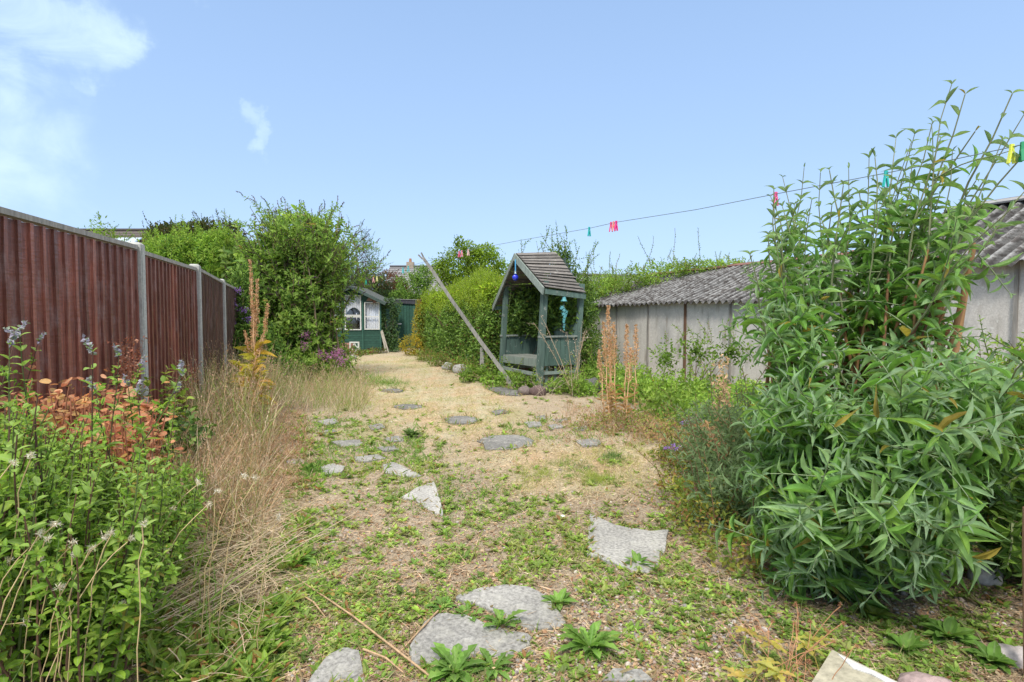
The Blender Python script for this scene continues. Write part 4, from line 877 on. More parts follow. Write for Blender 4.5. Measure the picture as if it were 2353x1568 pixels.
# --- privet hedge along the right of the path
def hedge():
    A_ = Vector((-.55, 12.3, 0)); B_ = Vector((-3.10, 19.6, 0)); d_ = (B_ - A_).normalized(); n_ = Vector((d_.y, -d_.x, 0)); L_ = (B_ - A_).length; Wd = 1.7
    t_ = thing('privet_hedge', A_, 'big bushy privet hedge with lime green new growth on top beside the path', 'hedge'); m_ = MB(); Hh = 2.02
    def surf(n, face, dj):
        u = rng.uniform(-.05, L_, n); vv = rng.uniform(0, Wd, n); z = rng.uniform(.05, Hh, n) ; dpt = dj * rng.random(n) ** 1.3
        if face == 'front': v_ = np.zeros(n) + dpt; nn_ = -np.array(list(n_))[None] + np.zeros((n, 3))
        elif face == 'end': v_ = vv; u = dpt - .0 * u; nn_ = -np.array(list(d_))[None] + np.zeros((n, 3))
        elif face == 'far': v_ = vv; u = L_ - dpt; nn_ = np.array(list(d_))[None] + np.zeros((n, 3))
        else: v_ = vv; z = Hh - dpt; nn_ = np.array([[0, 0, 1.]]) + np.zeros((n, 3))
        q_ = np.array(list(A_)) + u[:, None] * np.array(list(d_)) + v_[:, None] * np.array(list(n_)); q_[:, 2] = z
        bul = .20 * sn(q_, 1.1, 2) + .10 * sn(q_, 3.2, 4)
        rnd_ = .5 * sstep(1.2, 2.2, z) if face != 'top' else 0 * z
        q_ = q_ + nn_ * bul[:, None] - nn_ * (rnd_ * .6)[:, None] * (face != 'top')
        if face == 'top': q_[:, 2] += .14 * sn(q_, .9, 1) - .45 * (1 - sstep(0, .55, v_)) + .25 * sstep(.5, 1.6, v_) - .30 * (1 - sstep(0, 1.0, u))
        return q_, nn_
    for face, n, dj in (('front', 60000, .45), ('end', 15000, .5), ('top', 18000, .4), ('far', 4000, .3)):
        q_, nn_ = surf(n, face, dj); g_ = sn(q_, 3.4, 7); s_ = (g_ > -.5) | (rng.random(n) < .3); q_, nn_ = q_[s_], nn_[s_]; n = len(q_)
        D_ = nrm(nn_ * .45 + rnd3(n) * .8 + np.array([0, 0, .35])); U_ = nrm(nn_ * .8 + rnd3(n) * .6 + np.array([0, 0, .5]))
        f = sstep(1.35, 2.0, q_[:, 2] + .25 * sn(q_, 1.5, 3))[:, None]; c_ = pal(MID + [(.09, .17, .04)], n, .25) * (1 - f) + pal(LIME, n, .15) * f
        fy = (sstep(L_ - 1.0, L_ - .3, (q_ - np.array(list(A_))) @ np.array(list(d_))) * (rng.random(n) < .8) * (rng.random(n) < .7 + .3 * (q_[:, 2] < .6)))[:, None] * (face in ('front', 'far', 'top'))
        fy = fy * (q_[:, 2:3] < 1.75); c_ = c_ * (1 - fy) + pal(YEL, n) * fy
        br = (rng.random(n) < .03)[:, None]; c_ = np.where(br, pal(RUST, n), c_)
        putleaves(m_, T_SM, q_, D_, U_, .072 * rng.uniform(.6, 1.3, n), .52, c_)
    # upright new shoots
    q_, nn_ = surf(1500, 'top', .15); q2, _ = surf(900, 'front', .2); q2 = q2[q2[:, 2] > 1.3]; q_ = np.concatenate([q_, q2])
    D_ = np.array([0, 0, 1.]) + rng.normal(size=q_.shape) * .28; Pt = paths(q_, D_, rng.uniform(.15, .42, len(q_)), 5, .1); stem_leaves(m_, Pt, 9, .055, .5, LIME, T_SM, pitch=(35, 65))
    m2 = MB(); m2.tubes(Pt, .004, 3, (.2, .25, .06)); nb_ = 60; u = rng.uniform(.1, L_, nb_); bs = np.array(list(A_)) + u[:, None] * np.array(list(d_)) + rng.uniform(.5, 1.2, (nb_, 1)) * np.array(list(n_))
    Pb = paths(bs, np.array([0, 0, 1.]) + rng.normal(size=bs.shape) * .35, 1.7, 7, .05); m2.tubes(Pb, np.linspace(.03, .008, 7)[None] + np.zeros((nb_, 1)), 5, BARK); m2.build('branches', M['bark'], t_)
    m_.build('foliage', M['leaf_gloss'], t_)
hedge()
# yellow leaved shrub at the far end of the hedge
yb = G(958, 816); tree('yellow_shrub', 'shrub', 'small shrub with bright yellow leaves at the far left foot of the hedge', (yb.x, yb.y, 0), [((yb.x - .1, yb.y - .1, .32), (.42, .4, .38)), ((yb.x + .02, yb.y + .3, .95), (.20, .3, .65)), ((yb.x + .06, yb.y + .4, 1.5), (.16, .25, .4))], 3400, .065, .5, YEL + [(.35, .36, .06)], .02, 8, 2., zmin=.02)
# trees and shrubs behind
def at(px, py, Yd): return tuple(P(px, py, Yd))
def blob(px, py, Yd, rx, rz, ry=None): return (at(px, py, Yd), (rx, ry or rx * .8, rz))
YT = 24.0
tree('round_tree', 'tree', 'bright green round crowned tree rising behind the hedge, right of the clothes prop', (P(1075, 700, YT).x, YT, 0), [blob(1060, 615, YT, 1.1, .85), blob(1105, 612, YT, .95, .75), blob(1065, 575, YT, .5, .40), blob(1115, 582, YT, .55, .35), blob(1020, 625, YT, .5, .6), blob(1155, 628, YT, .5, .5), blob(1085, 665, YT, 1.3, .9), blob(1054, 556, YT, .16, .26)], 15000, .105, .6, [(.24, .37, .035), (.30, .43, .04), (.17, .28, .03)], .12, 40, 3., rough=.28)
tree('copper_shrub', 'shrub', 'rusty brown leaved shrub standing behind the summer house and shed', (P(895, 700, 26).x, 26, 0), [blob(888, 655, 26, .8, .65), blob(912, 672, 26, .6, .55), blob(860, 662, 26, .6, .5)], 7000, .09, .5, RUST + [(.12, .13, .05)], .07, 20, 4.)
tree('conifer_shrub', 'shrub', 'dull grey green shrub directly behind the summer house roof', (P(838, 700, 25).x, 25, 0), [blob(838, 668, 25, 1.1, .8), blob(812, 640, 25, .7, .6), blob(860, 690, 25, .9, .5)], 12000, .085, .4, [(.06, .12, .05), (.09, .15, .07), (.12, .15, .07)], .07, 20, 5.)
tree('shrub', 'shrub', 'mid green shrub between the rusty shrub and the hedge, below the far grey roof', (P(955, 700, 25).x, 25, 0), [blob(950, 665, 25, .75, .75), blob(972, 640, 25, .45, .55), blob(925, 690, 25, .9, .4)], 9000, .09, .5, MID + [(.10, .2, .07)], .07, 20, 6.)
tree('shrub', 'shrub', 'thin twiggy shrub with small leaves rising right of the big bush over the summer house', (P(835, 740, 23).x, 23, 0), [blob(820, 640, 23, .75, 1.0), blob(845, 612, 23, .6, .9), blob(830, 560, 23, .5, .55)], 3600, .075, .4, [(.07, .13, .05), (.09, .16, .06), (.13, .12, .08)], .05, 36, 7., shell=.8, shoots=(90, .7, MID, .07))
# neighbour's shrubs beyond the fence
tree('leafy_shrub', 'shrub', 'light green feathery shrub overhanging the fence from the neighbour side', (P(440, 700, 13).x, 13.2, 0), [blob(435, 592, 13, .9, .45), blob(480, 600, 13, .9, .6), blob(385, 578, 13.4, .45, .38), blob(500, 578, 13.2, .5, .45), blob(450, 640, 13, 1.0, .6), blob(375, 600, 12.6, .45, .45)], 26000, .10, .34, BRIGHT + [(.15, .29, .07)], .06, 40, 8., shoots=(260, .5, BRIGHT, .09), shell=.5)
tree('brown_tipped_shrub', 'shrub', 'dark shrub with brownish leaves behind the light green feathery one', (P(400, 700, 17).x, 17.2, 0), [blob(385, 545, 17, .6, .36), blob(450, 548, 17, 1.0, .40), blob(500, 545, 17, .8, .5), blob(440, 570, 17, 1.2, .6)], 11000, .11, .5, [(.09, .12, .035), (.13, .10, .04), (.07, .12, .03)], .1, 30, 9., shell=.55, shoots=(60, .5, [(.1, .12, .05)], .09))
tree('thin_sapling', 'tree', 'thin sapling poking up before the brown house roof beyond the fence', (P(232, 600, 14).x, 14, 0), [blob(232, 528, 14, .28, .35), blob(240, 560, 14, .5, .3)], 800, .09, .35, BRIGHT, .02, 10, 10., shell=.9, shoots=(16, .4, MID, .08))
# ivy / creeper on the long garage roof
def gpt(u, o, z): p_ = Vector((1.84, 13.3, 0)) + GD * u + GN * o; return (p_.x, p_.y, z)
cr_ = thing('climbing_creeper', gpt(.2, .5, 0), 'dense green creeper with yellowish tips smothering the far end of the long garage roof', 'creeper')
bl = [(gpt(-.4, .7, 1.75), (.8, .7, .45)), (gpt(.3, 1.1, 2.0), (.8, .6, .42)), (gpt(1.0, 1.5, 2.2), (.8, .5, .33)), (gpt(1.7, 1.8, 2.32), (.6, .4, .22)), (gpt(2.3, 1.95, 2.33), (.45, .35, .15)), (gpt(-1.0, .2, 1.4), (.6, .7, .75)), (gpt(-1.1, 1.0, 1.9), (.7, .7, .5)), (gpt(-.7, .0, .8), (.4, .5, .8))]
m_ = MB(); crown(m_, bl, 26000, .062, .45, BRIGHT + MID + [(.26, .24, .05)], seed=11., shell=.45, rough=.3); q_, nn_ = crown_pts(bl, 240, .1, 11., .2); q_ = q_[nn_[:, 2] > .1]
Pt = paths(q_, np.array([0, 0, 1.]) + rng.normal(size=q_.shape) * .4, rng.uniform(.1, .3, len(q_)), 5, .15); stem_leaves(m_, Pt, 10, .055, .42, BRIGHT + [(.28, .20, .06)], T_SM, pitch=(35, 65))
long_ = np.array([gpt(-.3, .9, 2.0), gpt(.3, 1.2, 2.2), gpt(-.8, .8, 2.1), gpt(1.0, 1.6, 2.35), gpt(.6, 1.3, 2.3), gpt(-.1, 1.0, 2.1), gpt(1.6, 1.8, 2.4), gpt(-.5, .8, 2.1)]); Pt2 = paths(long_, np.array([0, 0, 1.]) + rng.normal(size=long_.shape) * .18, rng.uniform(.6, 1.15, len(long_)), 8, .1, .25)
stem_leaves(m_, Pt2, 18, .06, .4, MID, T_SM, pitch=(30, 70), keep=.8); m2 = MB(); m2.tubes(Pt, .004, 3, (.13, .12, .05)); m2.tubes(Pt2, .005, 4, (.16, .12, .08)); limbs(m2, gpt(-.7, .3, 0), bl, 26, .04, BARK, seed=11); m2.build('stems', M['bark'], cr_); m_.build('foliage', M['leaf'], cr_)
# shrub behind the arbour with thin shoots rising right of its roof
sb2 = thing('privet_bush', (1.0, 12.0, 0), 'loose privet bush behind the arbour with thin shoots rising beside its roof', 'bush')
m_ = MB(); bl = [(at(1290, 650, 12.0), (.42, .4, .5)), (at(1240, 720, 12.0), (.7, .45, .8)), (at(1330, 700, 12.3), (.42, .4, .7)), (at(1310, 780, 12.2), (.6, .4, .7)), (at(1290, 600, 12.0), (.25, .2, .35))]
crown(m_, bl, 15000, .07, .45, MID + DARK, seed=12., shell=.7, rough=.3)
bs = np.array([at(1262, 640, 12), at(1275, 620, 12), at(1290, 610, 12), at(1300, 620, 12), at(1310, 640, 12), at(1320, 660, 12), at(1285, 600, 12), at(1295, 600, 12.1), at(1316, 640, 12.2), at(1258, 640, 11.9), at(1270, 600, 12.2), at(1305, 600, 11.8), at(1197, 600, 12.0), at(1330, 640, 12)])
tp = np.array([at(1252, 520, 12), at(1268, 535, 12), at(1285, 528, 12), at(1300, 545, 12), at(1335, 560, 12), at(1350, 590, 12), at(1298, 525, 12), at(1255, 548, 12.1), at(1345, 610, 12.2), at(1246, 560, 11.9), at(1278, 560, 12.2), at(1320, 575, 11.8), at(1196, 560, 12.0), at(1356, 560, 12)])
Pt = paths(bs - np.array([0, 0, .5]), tp - bs + np.array([0, 0, .3]), np.linalg.norm(tp - bs, axis=1) + .55, 8, .12, .12); stem_leaves(m_, Pt, 20, .075, .42, MID, T_SM, pitch=(25, 60), keep=.85)
q2, T2 = along(Pt, np.linspace(.3, .85, 4)); S2 = q2.reshape(-1, 3); Pt2 = paths(S2, T2.reshape(-1, 3) + rng.normal(size=S2.shape) * .5, .28, 5, .1); stem_leaves(m_, Pt2, 7, .065, .42, MID, T_SM, pitch=(30, 60))
m2 = MB(); m2.tubes(Pt, np.linspace(.010, .003, 8)[None] + np.zeros((len(Pt), 1)), 4, (.14, .12, .07)); m2.tubes(Pt2, .0025, 3, (.14, .14, .07)); limbs(m2, (1.0, 12.1, 0), bl, 22, .03, BARK, seed=12); m2.build('branches', M['bark'], sb2); m_.build('foliage', M['leaf'], sb2)
# climber growing inside the arbour
cl = thing('climber', (.15, 11.9, 0), 'leafy green climber growing through the back of the arbour seat', 'climber'); m_ = MB()
bl = [(tuple(up(RL0.lerp(RR0, u), z) + dep * .0 - dep * o), (rx, .28, rz)) for u, z, rx, rz, o in ((.1, 1.3, .32, .42, .05), (.3, 1.15, .3, .3, .12), (.0, 1.6, .3, .3, .1), (.45, 1.5, .35, .4, -.1), (.8, 1.35, .35, .4, -.12), (-.1, 1.1, .25, .3, .3))] + [(tuple(up(FL0.lerp(RL0, .5), 1.55)), (.25, .25, .35)), (tuple(up(FL0.lerp(RL0, .55), 1.25)), (.28, .25, .35))]
crown(m_, bl, 8500, .10, .36, MID + DARK, tms=T_LONG, seed=13., shell=.8, rough=.3)
a_ = np.array([tuple(up(FL0, 1.4) + side * .15), tuple(up(FL0, 1.3) + side * .3), tuple(up(RL0, 1.0) - dep * .3)]); Pt = paths(a_, np.array([(.1, 0, 1), (.5, 0, .6), (.6, 0, .3)]), np.array([.75, .5, .5]), 7, .1); stem_leaves(m_, Pt, 10, .11, .34, [(.12, .24, .05)], T_LONG, pitch=(40, 75), twist=70)
m2 = MB(); m2.tubes(Pt, .005, 4, (.12, .14, .06)); limbs(m2, (.25, 11.95, 0), bl, 16, .018, BARK, seed=3); m2.build('stems', M['bark'], cl); m_.build('foliage', M['leaf_gloss'], cl)
# ivy on the trellis
iv = thing('ivy', (s2(1310, 0, TRY).x, TRY - .1, 0), 'climbing ivy spreading over the dark trellis beside the summer house', 'ivy'); m_ = MB()
def bi(x, y, r1, r2, Yd=20.6): return (tuple(s2(x, y, Yd)), (r1, .14, r2))
bl = [bi(1370, 460, .38, .2), bi(1480, 540, .2, .35), bi(1450, 760, .16, .5), bi(1440, 950, .2, .3), bi(1350, 1080, .35, .25), bi(1380, 1200, .35, .3), bi(1230, 640, .1, .4), bi(1250, 760, .12, .2), bi(1400, 1330, .4, .2), bi(1230, 900, .07, .4)]
crown(m_, bl, 5200, .062, .8, DARK + [(.08, .15, .07), (.12, .2, .10)], seed=14., shell=.7, zmin=.01); m2 = MB(); limbs(m2, tuple(s2(1380, 1380, 20.62)), bl, 16, .012, BARK); m2.build('stems', M['bark'], iv); m_.build('foliage', M['leaf_gloss'], iv)

# --- large bush (left of centre)
def shoot_bush(name, cat, lab, base, tips, spread, leafL, leafW, palette, tms, nodes, r0, mat='leaf', side_n=3, side_L=.6, bend=.2, stemcol=(.17, .13, .08), side_leaf=None, tipcol=None, t0=.25, pitch=(45, 80), side_nodes=10, K=9, flower=None, extra=None):
    t_ = thing(name, base, lab, cat); n = len(tips); b = np.array(base) + rng.normal(size=(n, 3)) * np.array([spread, spread, 0]); b[:, 2] = base[2]
    # quadratic arcs base -> tip, rising first
    d = tips - b; tt = np.linspace(0, 1, K)[None, :, None]; mid = b + d * np.array([.32, .32, .62]) ; Pt = (1 - tt) ** 2 * b[:, None] + 2 * tt * (1 - tt) * mid[:, None] + tt ** 2 * tips[:, None] + rng.normal(size=(n, K, 3)) * .012
    mL, mS = MB(), MB(); LL = np.linalg.norm(d, axis=1)
    mS.tubes(Pt, np.linspace(1, .22, K)[None] * r0 * rng.uniform(.7, 1.2, (n, 1)), 5, stemcol)
    stem_leaves(mL, Pt, nodes, leafL, leafW, palette, tms, t0=t0, pitch=pitch, shape='tip', tipcol=tipcol, twist=90)
    if side_n:
        q, T = along(Pt, np.linspace(max(t0, .2), .9, side_n) ); S_ = q.reshape(-1, 3); T = T.reshape(-1, 3); m = len(S_); S_ = S_ + rng.normal(size=S_.shape) * .01
        out_ = S_ - np.array([base[0], base[1], base[2] + .5]); D_ = nrm(T * .6 + nrm(out_) * .6 + rng.normal(size=T.shape) * .55); Pq = paths(S_, D_, side_L * rng.uniform(.5, 1.2, m), 6, bend * rng.uniform(.3, 1.5, m))
        mS.tubes(Pq, np.linspace(.0055, .002, 6)[None] + np.zeros((m, 1)), 4, np.array(stemcol) * np.array([.8, 1.2, .9]))
        stem_leaves(mL, Pq, side_nodes, (side_leaf or leafL * .85), leafW, palette, tms, t0=.12, pitch=pitch, shape='tip', tipcol=tipcol)
        if flower: flower(t_, Pq, Pt)
    mS.build('stems', M['stem'], t_); mL.build('foliage', M[mat], t_); return t_
def spikes(frac, Ls, rad, cols, name='flower_spikes', droop=.3, up_=.6):
    def f(t_, Pq, Pt):
        ends = np.concatenate([Pq[:, -1], Pt[:, -1]]); dirs = np.concatenate([Pq[:, -1] - Pq[:, -2], Pt[:, -1] - Pt[:, -2]]); k = rng.random(len(ends)) < np.where(ends[:, 2] > np.percentile(ends[:, 2], 60), frac, frac * .12)
        e = ends[k]; d = nrm(dirs[k]) + np.array([0, 0, up_]); Pk = paths(e, d, Ls * rng.uniform(.6, 1.3, len(e)), 7, droop * rng.uniform(0, 2.2, len(e)), .15)
        m_ = MB(); c_ = pal(cols, len(e), .2); rr = np.array([.35, .8, 1, .95, .8, .55, .1])[None] * rad * rng.uniform(.8, 1.2, (len(e), 1)); m_.tubes(Pk, rr * .45, 5, c_)
        Q_, T_ = along(Pk, np.linspace(0, .95, 16)); m = Q_.reshape(-1, 3); Dd = rnd3(len(m)); putleaves(m_, T_SM, m, Dd, rnd3(len(m)), rad * 1.7, .8, np.repeat(c_, 16, 0) * rng.uniform(.7, 1.4, (len(m), 1)))
        m_.build(name, M['straw'], t_)
    return f
YB = 12.0
bx = P(700, 800, YB).x
tips = []
for (cx, cy, rx, ry, n) in ((690, 560, 105, 75, 60), (640, 520, 75, 55, 26), (740, 510, 70, 45, 20), (790, 590, 50, 65, 26), (690, 690, 80, 75, 52), (590, 640, 50, 70, 20), (690, 780, 75, 45, 36), (708, 755, 40, 50, 24), (600, 740, 40, 60, 16), (575, 560, 40, 40, 8), (560, 640, 35, 60, 12), (690, 825, 90, 22, 46), (708, 800, 42, 32, 22), (610, 810, 50, 30, 18)):
    a = rng.uniform(0, 2 * np.pi, n); r_ = np.sqrt(rng.random(n))
    for k in range(n):
        tx_, ty_ = cx + rx * r_[k] * math.cos(a[k]), cy + ry * r_[k] * math.sin(a[k]); tx_ = min(tx_, 742 + rng.uniform(-40, 0)) if ty_ > 640 else tx_
        tips.append(P(tx_, ty_, YB + rng.uniform(-1.2, 1.0)))
for (x, y) in ((510, 482), (528, 520), (560, 500), (590, 460), (575, 470), (600, 490), (620, 470), (655, 462), (690, 463), (712, 480), (745, 490), (772, 462), (780, 480), (800, 520), (830, 512), (838, 540), (850, 545), (862, 590), (866, 610), (640, 500)): tips.append(P(x, y + 8, YB + rng.uniform(-.6, .6)))
tips = np.array([list(t_) for t_ in tips]); tips[:, 2] = np.maximum(tips[:, 2], .35)
shoot_bush('buddleia_bush', 'bush', 'very large rounded green bush with brown spent flower spikes left of the summer house', (bx, YB, 0), tips, .35, .16, .38, BRIGHT + MID, T_OV + T_LONG[:2], 15, .022, side_n=5, side_L=.50, bend=.35, flower=spikes(.42, .20, .014, [(.10, .06, .055), (.14, .09, .07), (.08, .06, .06), (.16, .10, .13)]))
# --- large near shrub at the right
near_tips = []
def nt(px, py, Yd, n=1, sx=0, sy=0, sd=.15):
    for _ in range(n): near_tips.append(list(P(px + rng.uniform(-sx, sx), py + rng.uniform(-sy, sy), Yd + rng.uniform(-sd, sd))))
for (x, y, Yd) in ((2190, 195, 2.75), (2228, 205, 2.85), (2330, 215, 2.6), (2140, 285, 3.0), (2110, 300, 3.1), (2085, 335, 3.1), (2060, 320, 3.2), (2020, 350, 3.2), (1990, 370, 3.3), (1955, 385, 3.3), (1915, 385, 3.4), (1860, 385, 3.4), (1885, 400, 3.3), (1802, 410, 3.5), (1775, 450, 3.4), (2160, 330, 2.9), (2250, 300, 2.7), (2200, 350, 3.0), (1940, 430, 3.1), (1830, 470, 3.4), (2310, 480, 2.5), (2240, 420, 2.8), (1755, 545, 3.2), (1740, 690, 3.0), (1725, 590, 3.1), (2100, 380, 3.3), (2040, 420, 3.0), (1980, 450, 3.4)): nt(x, y, Yd)
nt(1970, 500, 3.2, 16, 200, 70, .4); nt(2345, 265, 2.6); nt(2375, 320, 2.6); nt(2390, 390, 2.6); nt(2300, 330, 2.7); nt(2100, 470, 3.0, 4, 60, 80, .3)
up_t = np.array(near_tips)
ns_ = thing('near_shrub', (2.15, 3.25, gzf(2.15, 3.25)), 'huge grey green long leaved shrub filling the right side of the garden', 'shrub')
mS, mL, mB = MB(), MB(), MB()
def arcs(b, tp, kx=.35, kz=.6, K=11, j=.012):
    d = tp - b; tt = np.linspace(0, 1, K)[None, :, None]; mid = b + d * np.array([kx, kx, kz]); return (1 - tt) ** 2 * b[:, None] + 2 * tt * (1 - tt) * mid[:, None] + tt ** 2 * tp[:, None] + rng.normal(size=(len(b), K, 3)) * j
GZ = gzf(2.15, 3.25)
n = len(up_t); b = np.stack([1.72 + .48 * (up_t[:, 0] - 1.6) + rng.normal(size=n) * .1, 3.35 + rng.normal(size=n) * .2, np.full(n, GZ)], -1); b[:, 0] = np.clip(b[:, 0], 1.68, 2.28)
Pu = arcs(b, up_t, .30, .62); prof = np.linspace(1, .22, 11)[None] * rng.uniform(.8, 1.3, (n, 1)) * .0105
mB.tubes(Pu[:, :7], prof[:, :7] * 1.25, 7, pal([(.24, .125, .055), (.30, .17, .08), (.15, .075, .045)], n)); mS.tubes(Pu[:, 6:], prof[:, 6:], 6, (.22, .24, .13))
NB = [(.23, .45, .12), (.20, .41, .08), (.30, .51, .18), (.17, .36, .06), (.35, .53, .24), (.28, .48, .09)]
stem_leaves(mL, Pu, 11, .165, .21, NB, T_BUD, t0=.45, pitch=(50, 95), shape='tip', tipcol=(.27, .40, .20))
q, T = along(Pu, [.52, .64, .76]); S_ = q.reshape(-1, 3); m = len(S_); D_ = nrm(T.reshape(-1, 3) * .7 + rng.normal(size=(m, 3)) * .6); Pq = paths(S_, D_, .30 * rng.uniform(.5, 1.2, m), 6, .15)
mS.tubes(Pq, np.linspace(.004, .002, 6)[None] + np.zeros((m, 1)), 4, (.20, .25, .13)); stem_leaves(mL, Pq, 5, .135, .21, NB, T_BUD, t0=.1, shape='tip', tipcol=(.27, .40, .20))
# lower arching shoots, in front and to the left
low = []
def lt(px, py, Yd, n, sx, sy, sd=.25):
    for _ in range(n): low.append(list(P(px + rng.uniform(-sx, sx), py + rng.uniform(-sy, sy), max(1.75, Yd + rng.uniform(-sd, sd)))))
nt_low = 1
lt(1790, 880, 3.1, 11, 60, 110); lt(1760, 1080, 3.0, 12, 45, 90); lt(1820, 1220, 2.85, 13, 70, 55)
nt2 = [(1850, 640, 3.0), (1830, 760, 2.9), (2060, 820, 2.6)]
low += [list(P(*q_)) for q_ in nt2]; lt(1900, 940, 2.7, 10, 140, 95); lt(1930, 1040, 2.45, 10, 150, 110); lt(1980, 1230, 2.35, 16, 140, 75); lt(2180, 920, 2.3, 13, 150, 110)
lt(2180, 1090, 2.15, 15, 160, 110); lt(2270, 880, 2.4, 7, 80, 60); lt(2300, 950, 2.0, 10, 60, 150); lt(1790, 760, 3.1, 5, 60, 80); lt(2150, 780, 2.8, 3, 80, 40); lt(1880, 1340, 2.5, 8, 80, 40, .1); lt(2180, 1250, 2.0, 8, 80, 60, .1)
low = np.array(low); low[:, 2] = np.maximum(low[:, 2], .12); n = len(low)
b = np.stack([np.clip(2.1 + .45 * (low[:, 0] - 2.0) + rng.normal(size=n) * .15, 1.6, 2.9), 3.15 + .3 * (low[:, 1] - 3) + rng.normal(size=n) * .2, np.full(n, GZ)], -1)
Pl = arcs(b, low, .38, .75); mS.tubes(Pl, np.linspace(1, .25, 11)[None] * rng.uniform(.7, 1.2, (n, 1)) * .008, 5, (.20, .23, .11))
stem_leaves(mL, Pl, 11, .185, .19, NB, T_BUD, t0=.3, pitch=(50, 85), shape='tip', tipcol=(.31, .45, .27))
q, T = along(Pl, [.4, .54, .68, .82]); S_ = q.reshape(-1, 3); m = len(S_); D_ = nrm(T.reshape(-1, 3) * .8 + rng.normal(size=(m, 3)) * .55); Pq = paths(S_, D_, .27 * rng.uniform(.5, 1.2, m), 6, .3 * rng.uniform(0, 1.5, m))
mS.tubes(Pq, np.linspace(.0035, .0018, 6)[None] + np.zeros((m, 1)), 4, (.20, .26, .14)); stem_leaves(mL, Pq, 6, .15, .19, NB, T_BUD, t0=.1, shape='tip', tipcol=(.31, .45, .27))
nb_ = 20; b = np.stack([rng.uniform(1.75, 2.4, nb_), rng.uniform(3.1, 3.6, nb_), np.full(nb_, GZ)], -1); Pb = paths(b, np.array([.08, 0, 1.]) + rng.normal(size=(nb_, 3)) * .07, rng.uniform(1.2, 1.7, nb_), 7, 0, .05)
mB.tubes(Pb, np.linspace(.018, .013, 7)[None] * rng.uniform(.8, 1.3, (nb_, 1)), 8, pal([(.27, .14, .06), (.33, .19, .09), (.16, .08, .05)], nb_))
mB.build('woody_stems', M['bark'], ns_, smooth=True); mS.build('green_stems', M['stem'], ns_, smooth=True); mL.build('foliage', M['leaf_fuzzy'], ns_, smooth=True)
# second shrub behind it at the right edge, finer leaves
tips = np.array([list(P(px, py, Yd)) for px, py, Yd in zip(rng.uniform(2150, 2420, 54), rng.uniform(770, 960, 54), rng.uniform(3.3, 4.6, 54))])
shoot_bush('fine_leaved_shrub', 'shrub', 'lighter fine leaved shrub in front of the nearer garage wall at the right edge', (3.5, 4.2, 0), tips, .3, .085, .24, BRIGHT + [(.12, .24, .08)], T_LONG, 13, .008, side_n=4, side_L=.3, bend=.2)
tips = np.array([list(P(px, py, Yd)) for px, py, Yd in zip(rng.uniform(2280, 2480, 26), rng.uniform(900, 1350, 26), rng.uniform(2.0, 2.6, 26))])
shoot_bush('dark_shrub', 'shrub', 'dark leaved low shrub at the right edge under the huge shrub', (2.7, 2.75, 0), tips, .15, .12, .32, DARK + MID, T_LONG, 12, .007, side_n=4, side_L=.3, bend=.2)
mb = MB(); p_ = P(2352, 1180, 1.95); mb.tubes([Vector((p_.x + .04, p_.y, 0)), p_ + Vector((.015, 0, -.1)), p_ + Vector((.012, 0, .02))], .013, 10, (.30, .17, .11)); tag(mb.build('wooden_stake', M['bark'], org=(p_.x, p_.y, 0)), 'rough brown wooden stake at the right edge in the shrubbery', 'stake')
# leaf mass filling the lower and inner part of the large bush
m_ = MB(); bobj = [o for o in bpy.data.objects if o.name == 'buddleia_bush'][0]
bl = [(at(675, 700, 12), (.85, .8, .9)), (at(650, 620, 12), (.75, .7, .7)), (at(720, 620, 12.2), (.55, .6, .7)), (at(670, 790, 11.8), (.8, .6, .5)), (at(690, 750, 11.9), (.4, .5, .6)), (at(690, 550, 12.2), (.75, .6, .5)), (at(590, 690, 12.2), (.5, .5, .6)), (at(560, 610, 12.4), (.45, .4, .5))]
crown(m_, bl, 8000, .17, .42, BRIGHT + MID + [(.18, .34, .08)], tms=T_OV, seed=21., shell=.5, rough=.25, zmin=.1); m_.build('inner_foliage', M['leaf'], bobj, smooth=True)
ob_ = thing('purple_flowered_shrub', (P(535, 800, 10).x, 10.0, 0), 'dark leaved shrub with small purple flowers covering the far end of the fence', 'shrub'); m_ = MB()
crown(m_, [(at(548, 720, 10.0), (.32, .3, .62)), (at(575, 790, 9.8), (.5, .4, .4)), (at(560, 650, 10.2), (.22, .3, .35)), (at(600, 840, 9.8), (.6, .4, .3))], 4200, .09, .34, DARK + MID, tms=T_LONG, seed=23., shell=.7); m2 = MB(); limbs(m2, (P(560, 800, 10).x, 10.0, 0), [(at(548, 720, 10.0), (.32, .3, .62)), (at(575, 790, 9.8), (.5, .4, .4))], 18, .02, BARK)
m2.build('stems', M['bark'], ob_); m_.build('foliage', M['leaf'], ob_)
for px, py in ((538, 700), (560, 712), (533, 745), (574, 735), (548, 668), (527, 690)):
    p_ = np.array(at(px, py, 9.72)); q_ = p_ + rng.normal(size=(60, 3)) * np.array([.045, .03, .025]); m_ = MB(); putleaves(m_, T_SM, q_, rnd3(60), rnd3(60), .025, .9, pal([(.30, .16, .50), (.38, .22, .55)], 60)); m_.build('flower_head', M['straw'], ob_)

# ================================================================== GROUND COVER
def pxsample(n, x0=-150, x1=2500, y0=800, y1=1640):
    px = rng.uniform(x0, x1, n); py = rng.uniform(y0, y1, n); k = (py - 727.) ; Yd = CAMH * FPX / k; X_ = (px - CX) / FPX * Yd; return X_, Yd
def onz(X_, Y_, h=0.): return np.stack([X_, Y_, gz(X_, Y_) + h], -1)
def stuff(mb, name, lab, cat, mat, smooth=False):
    return tag(mb.build(name, M[mat], smooth=smooth), lab, cat, kind='stuff')
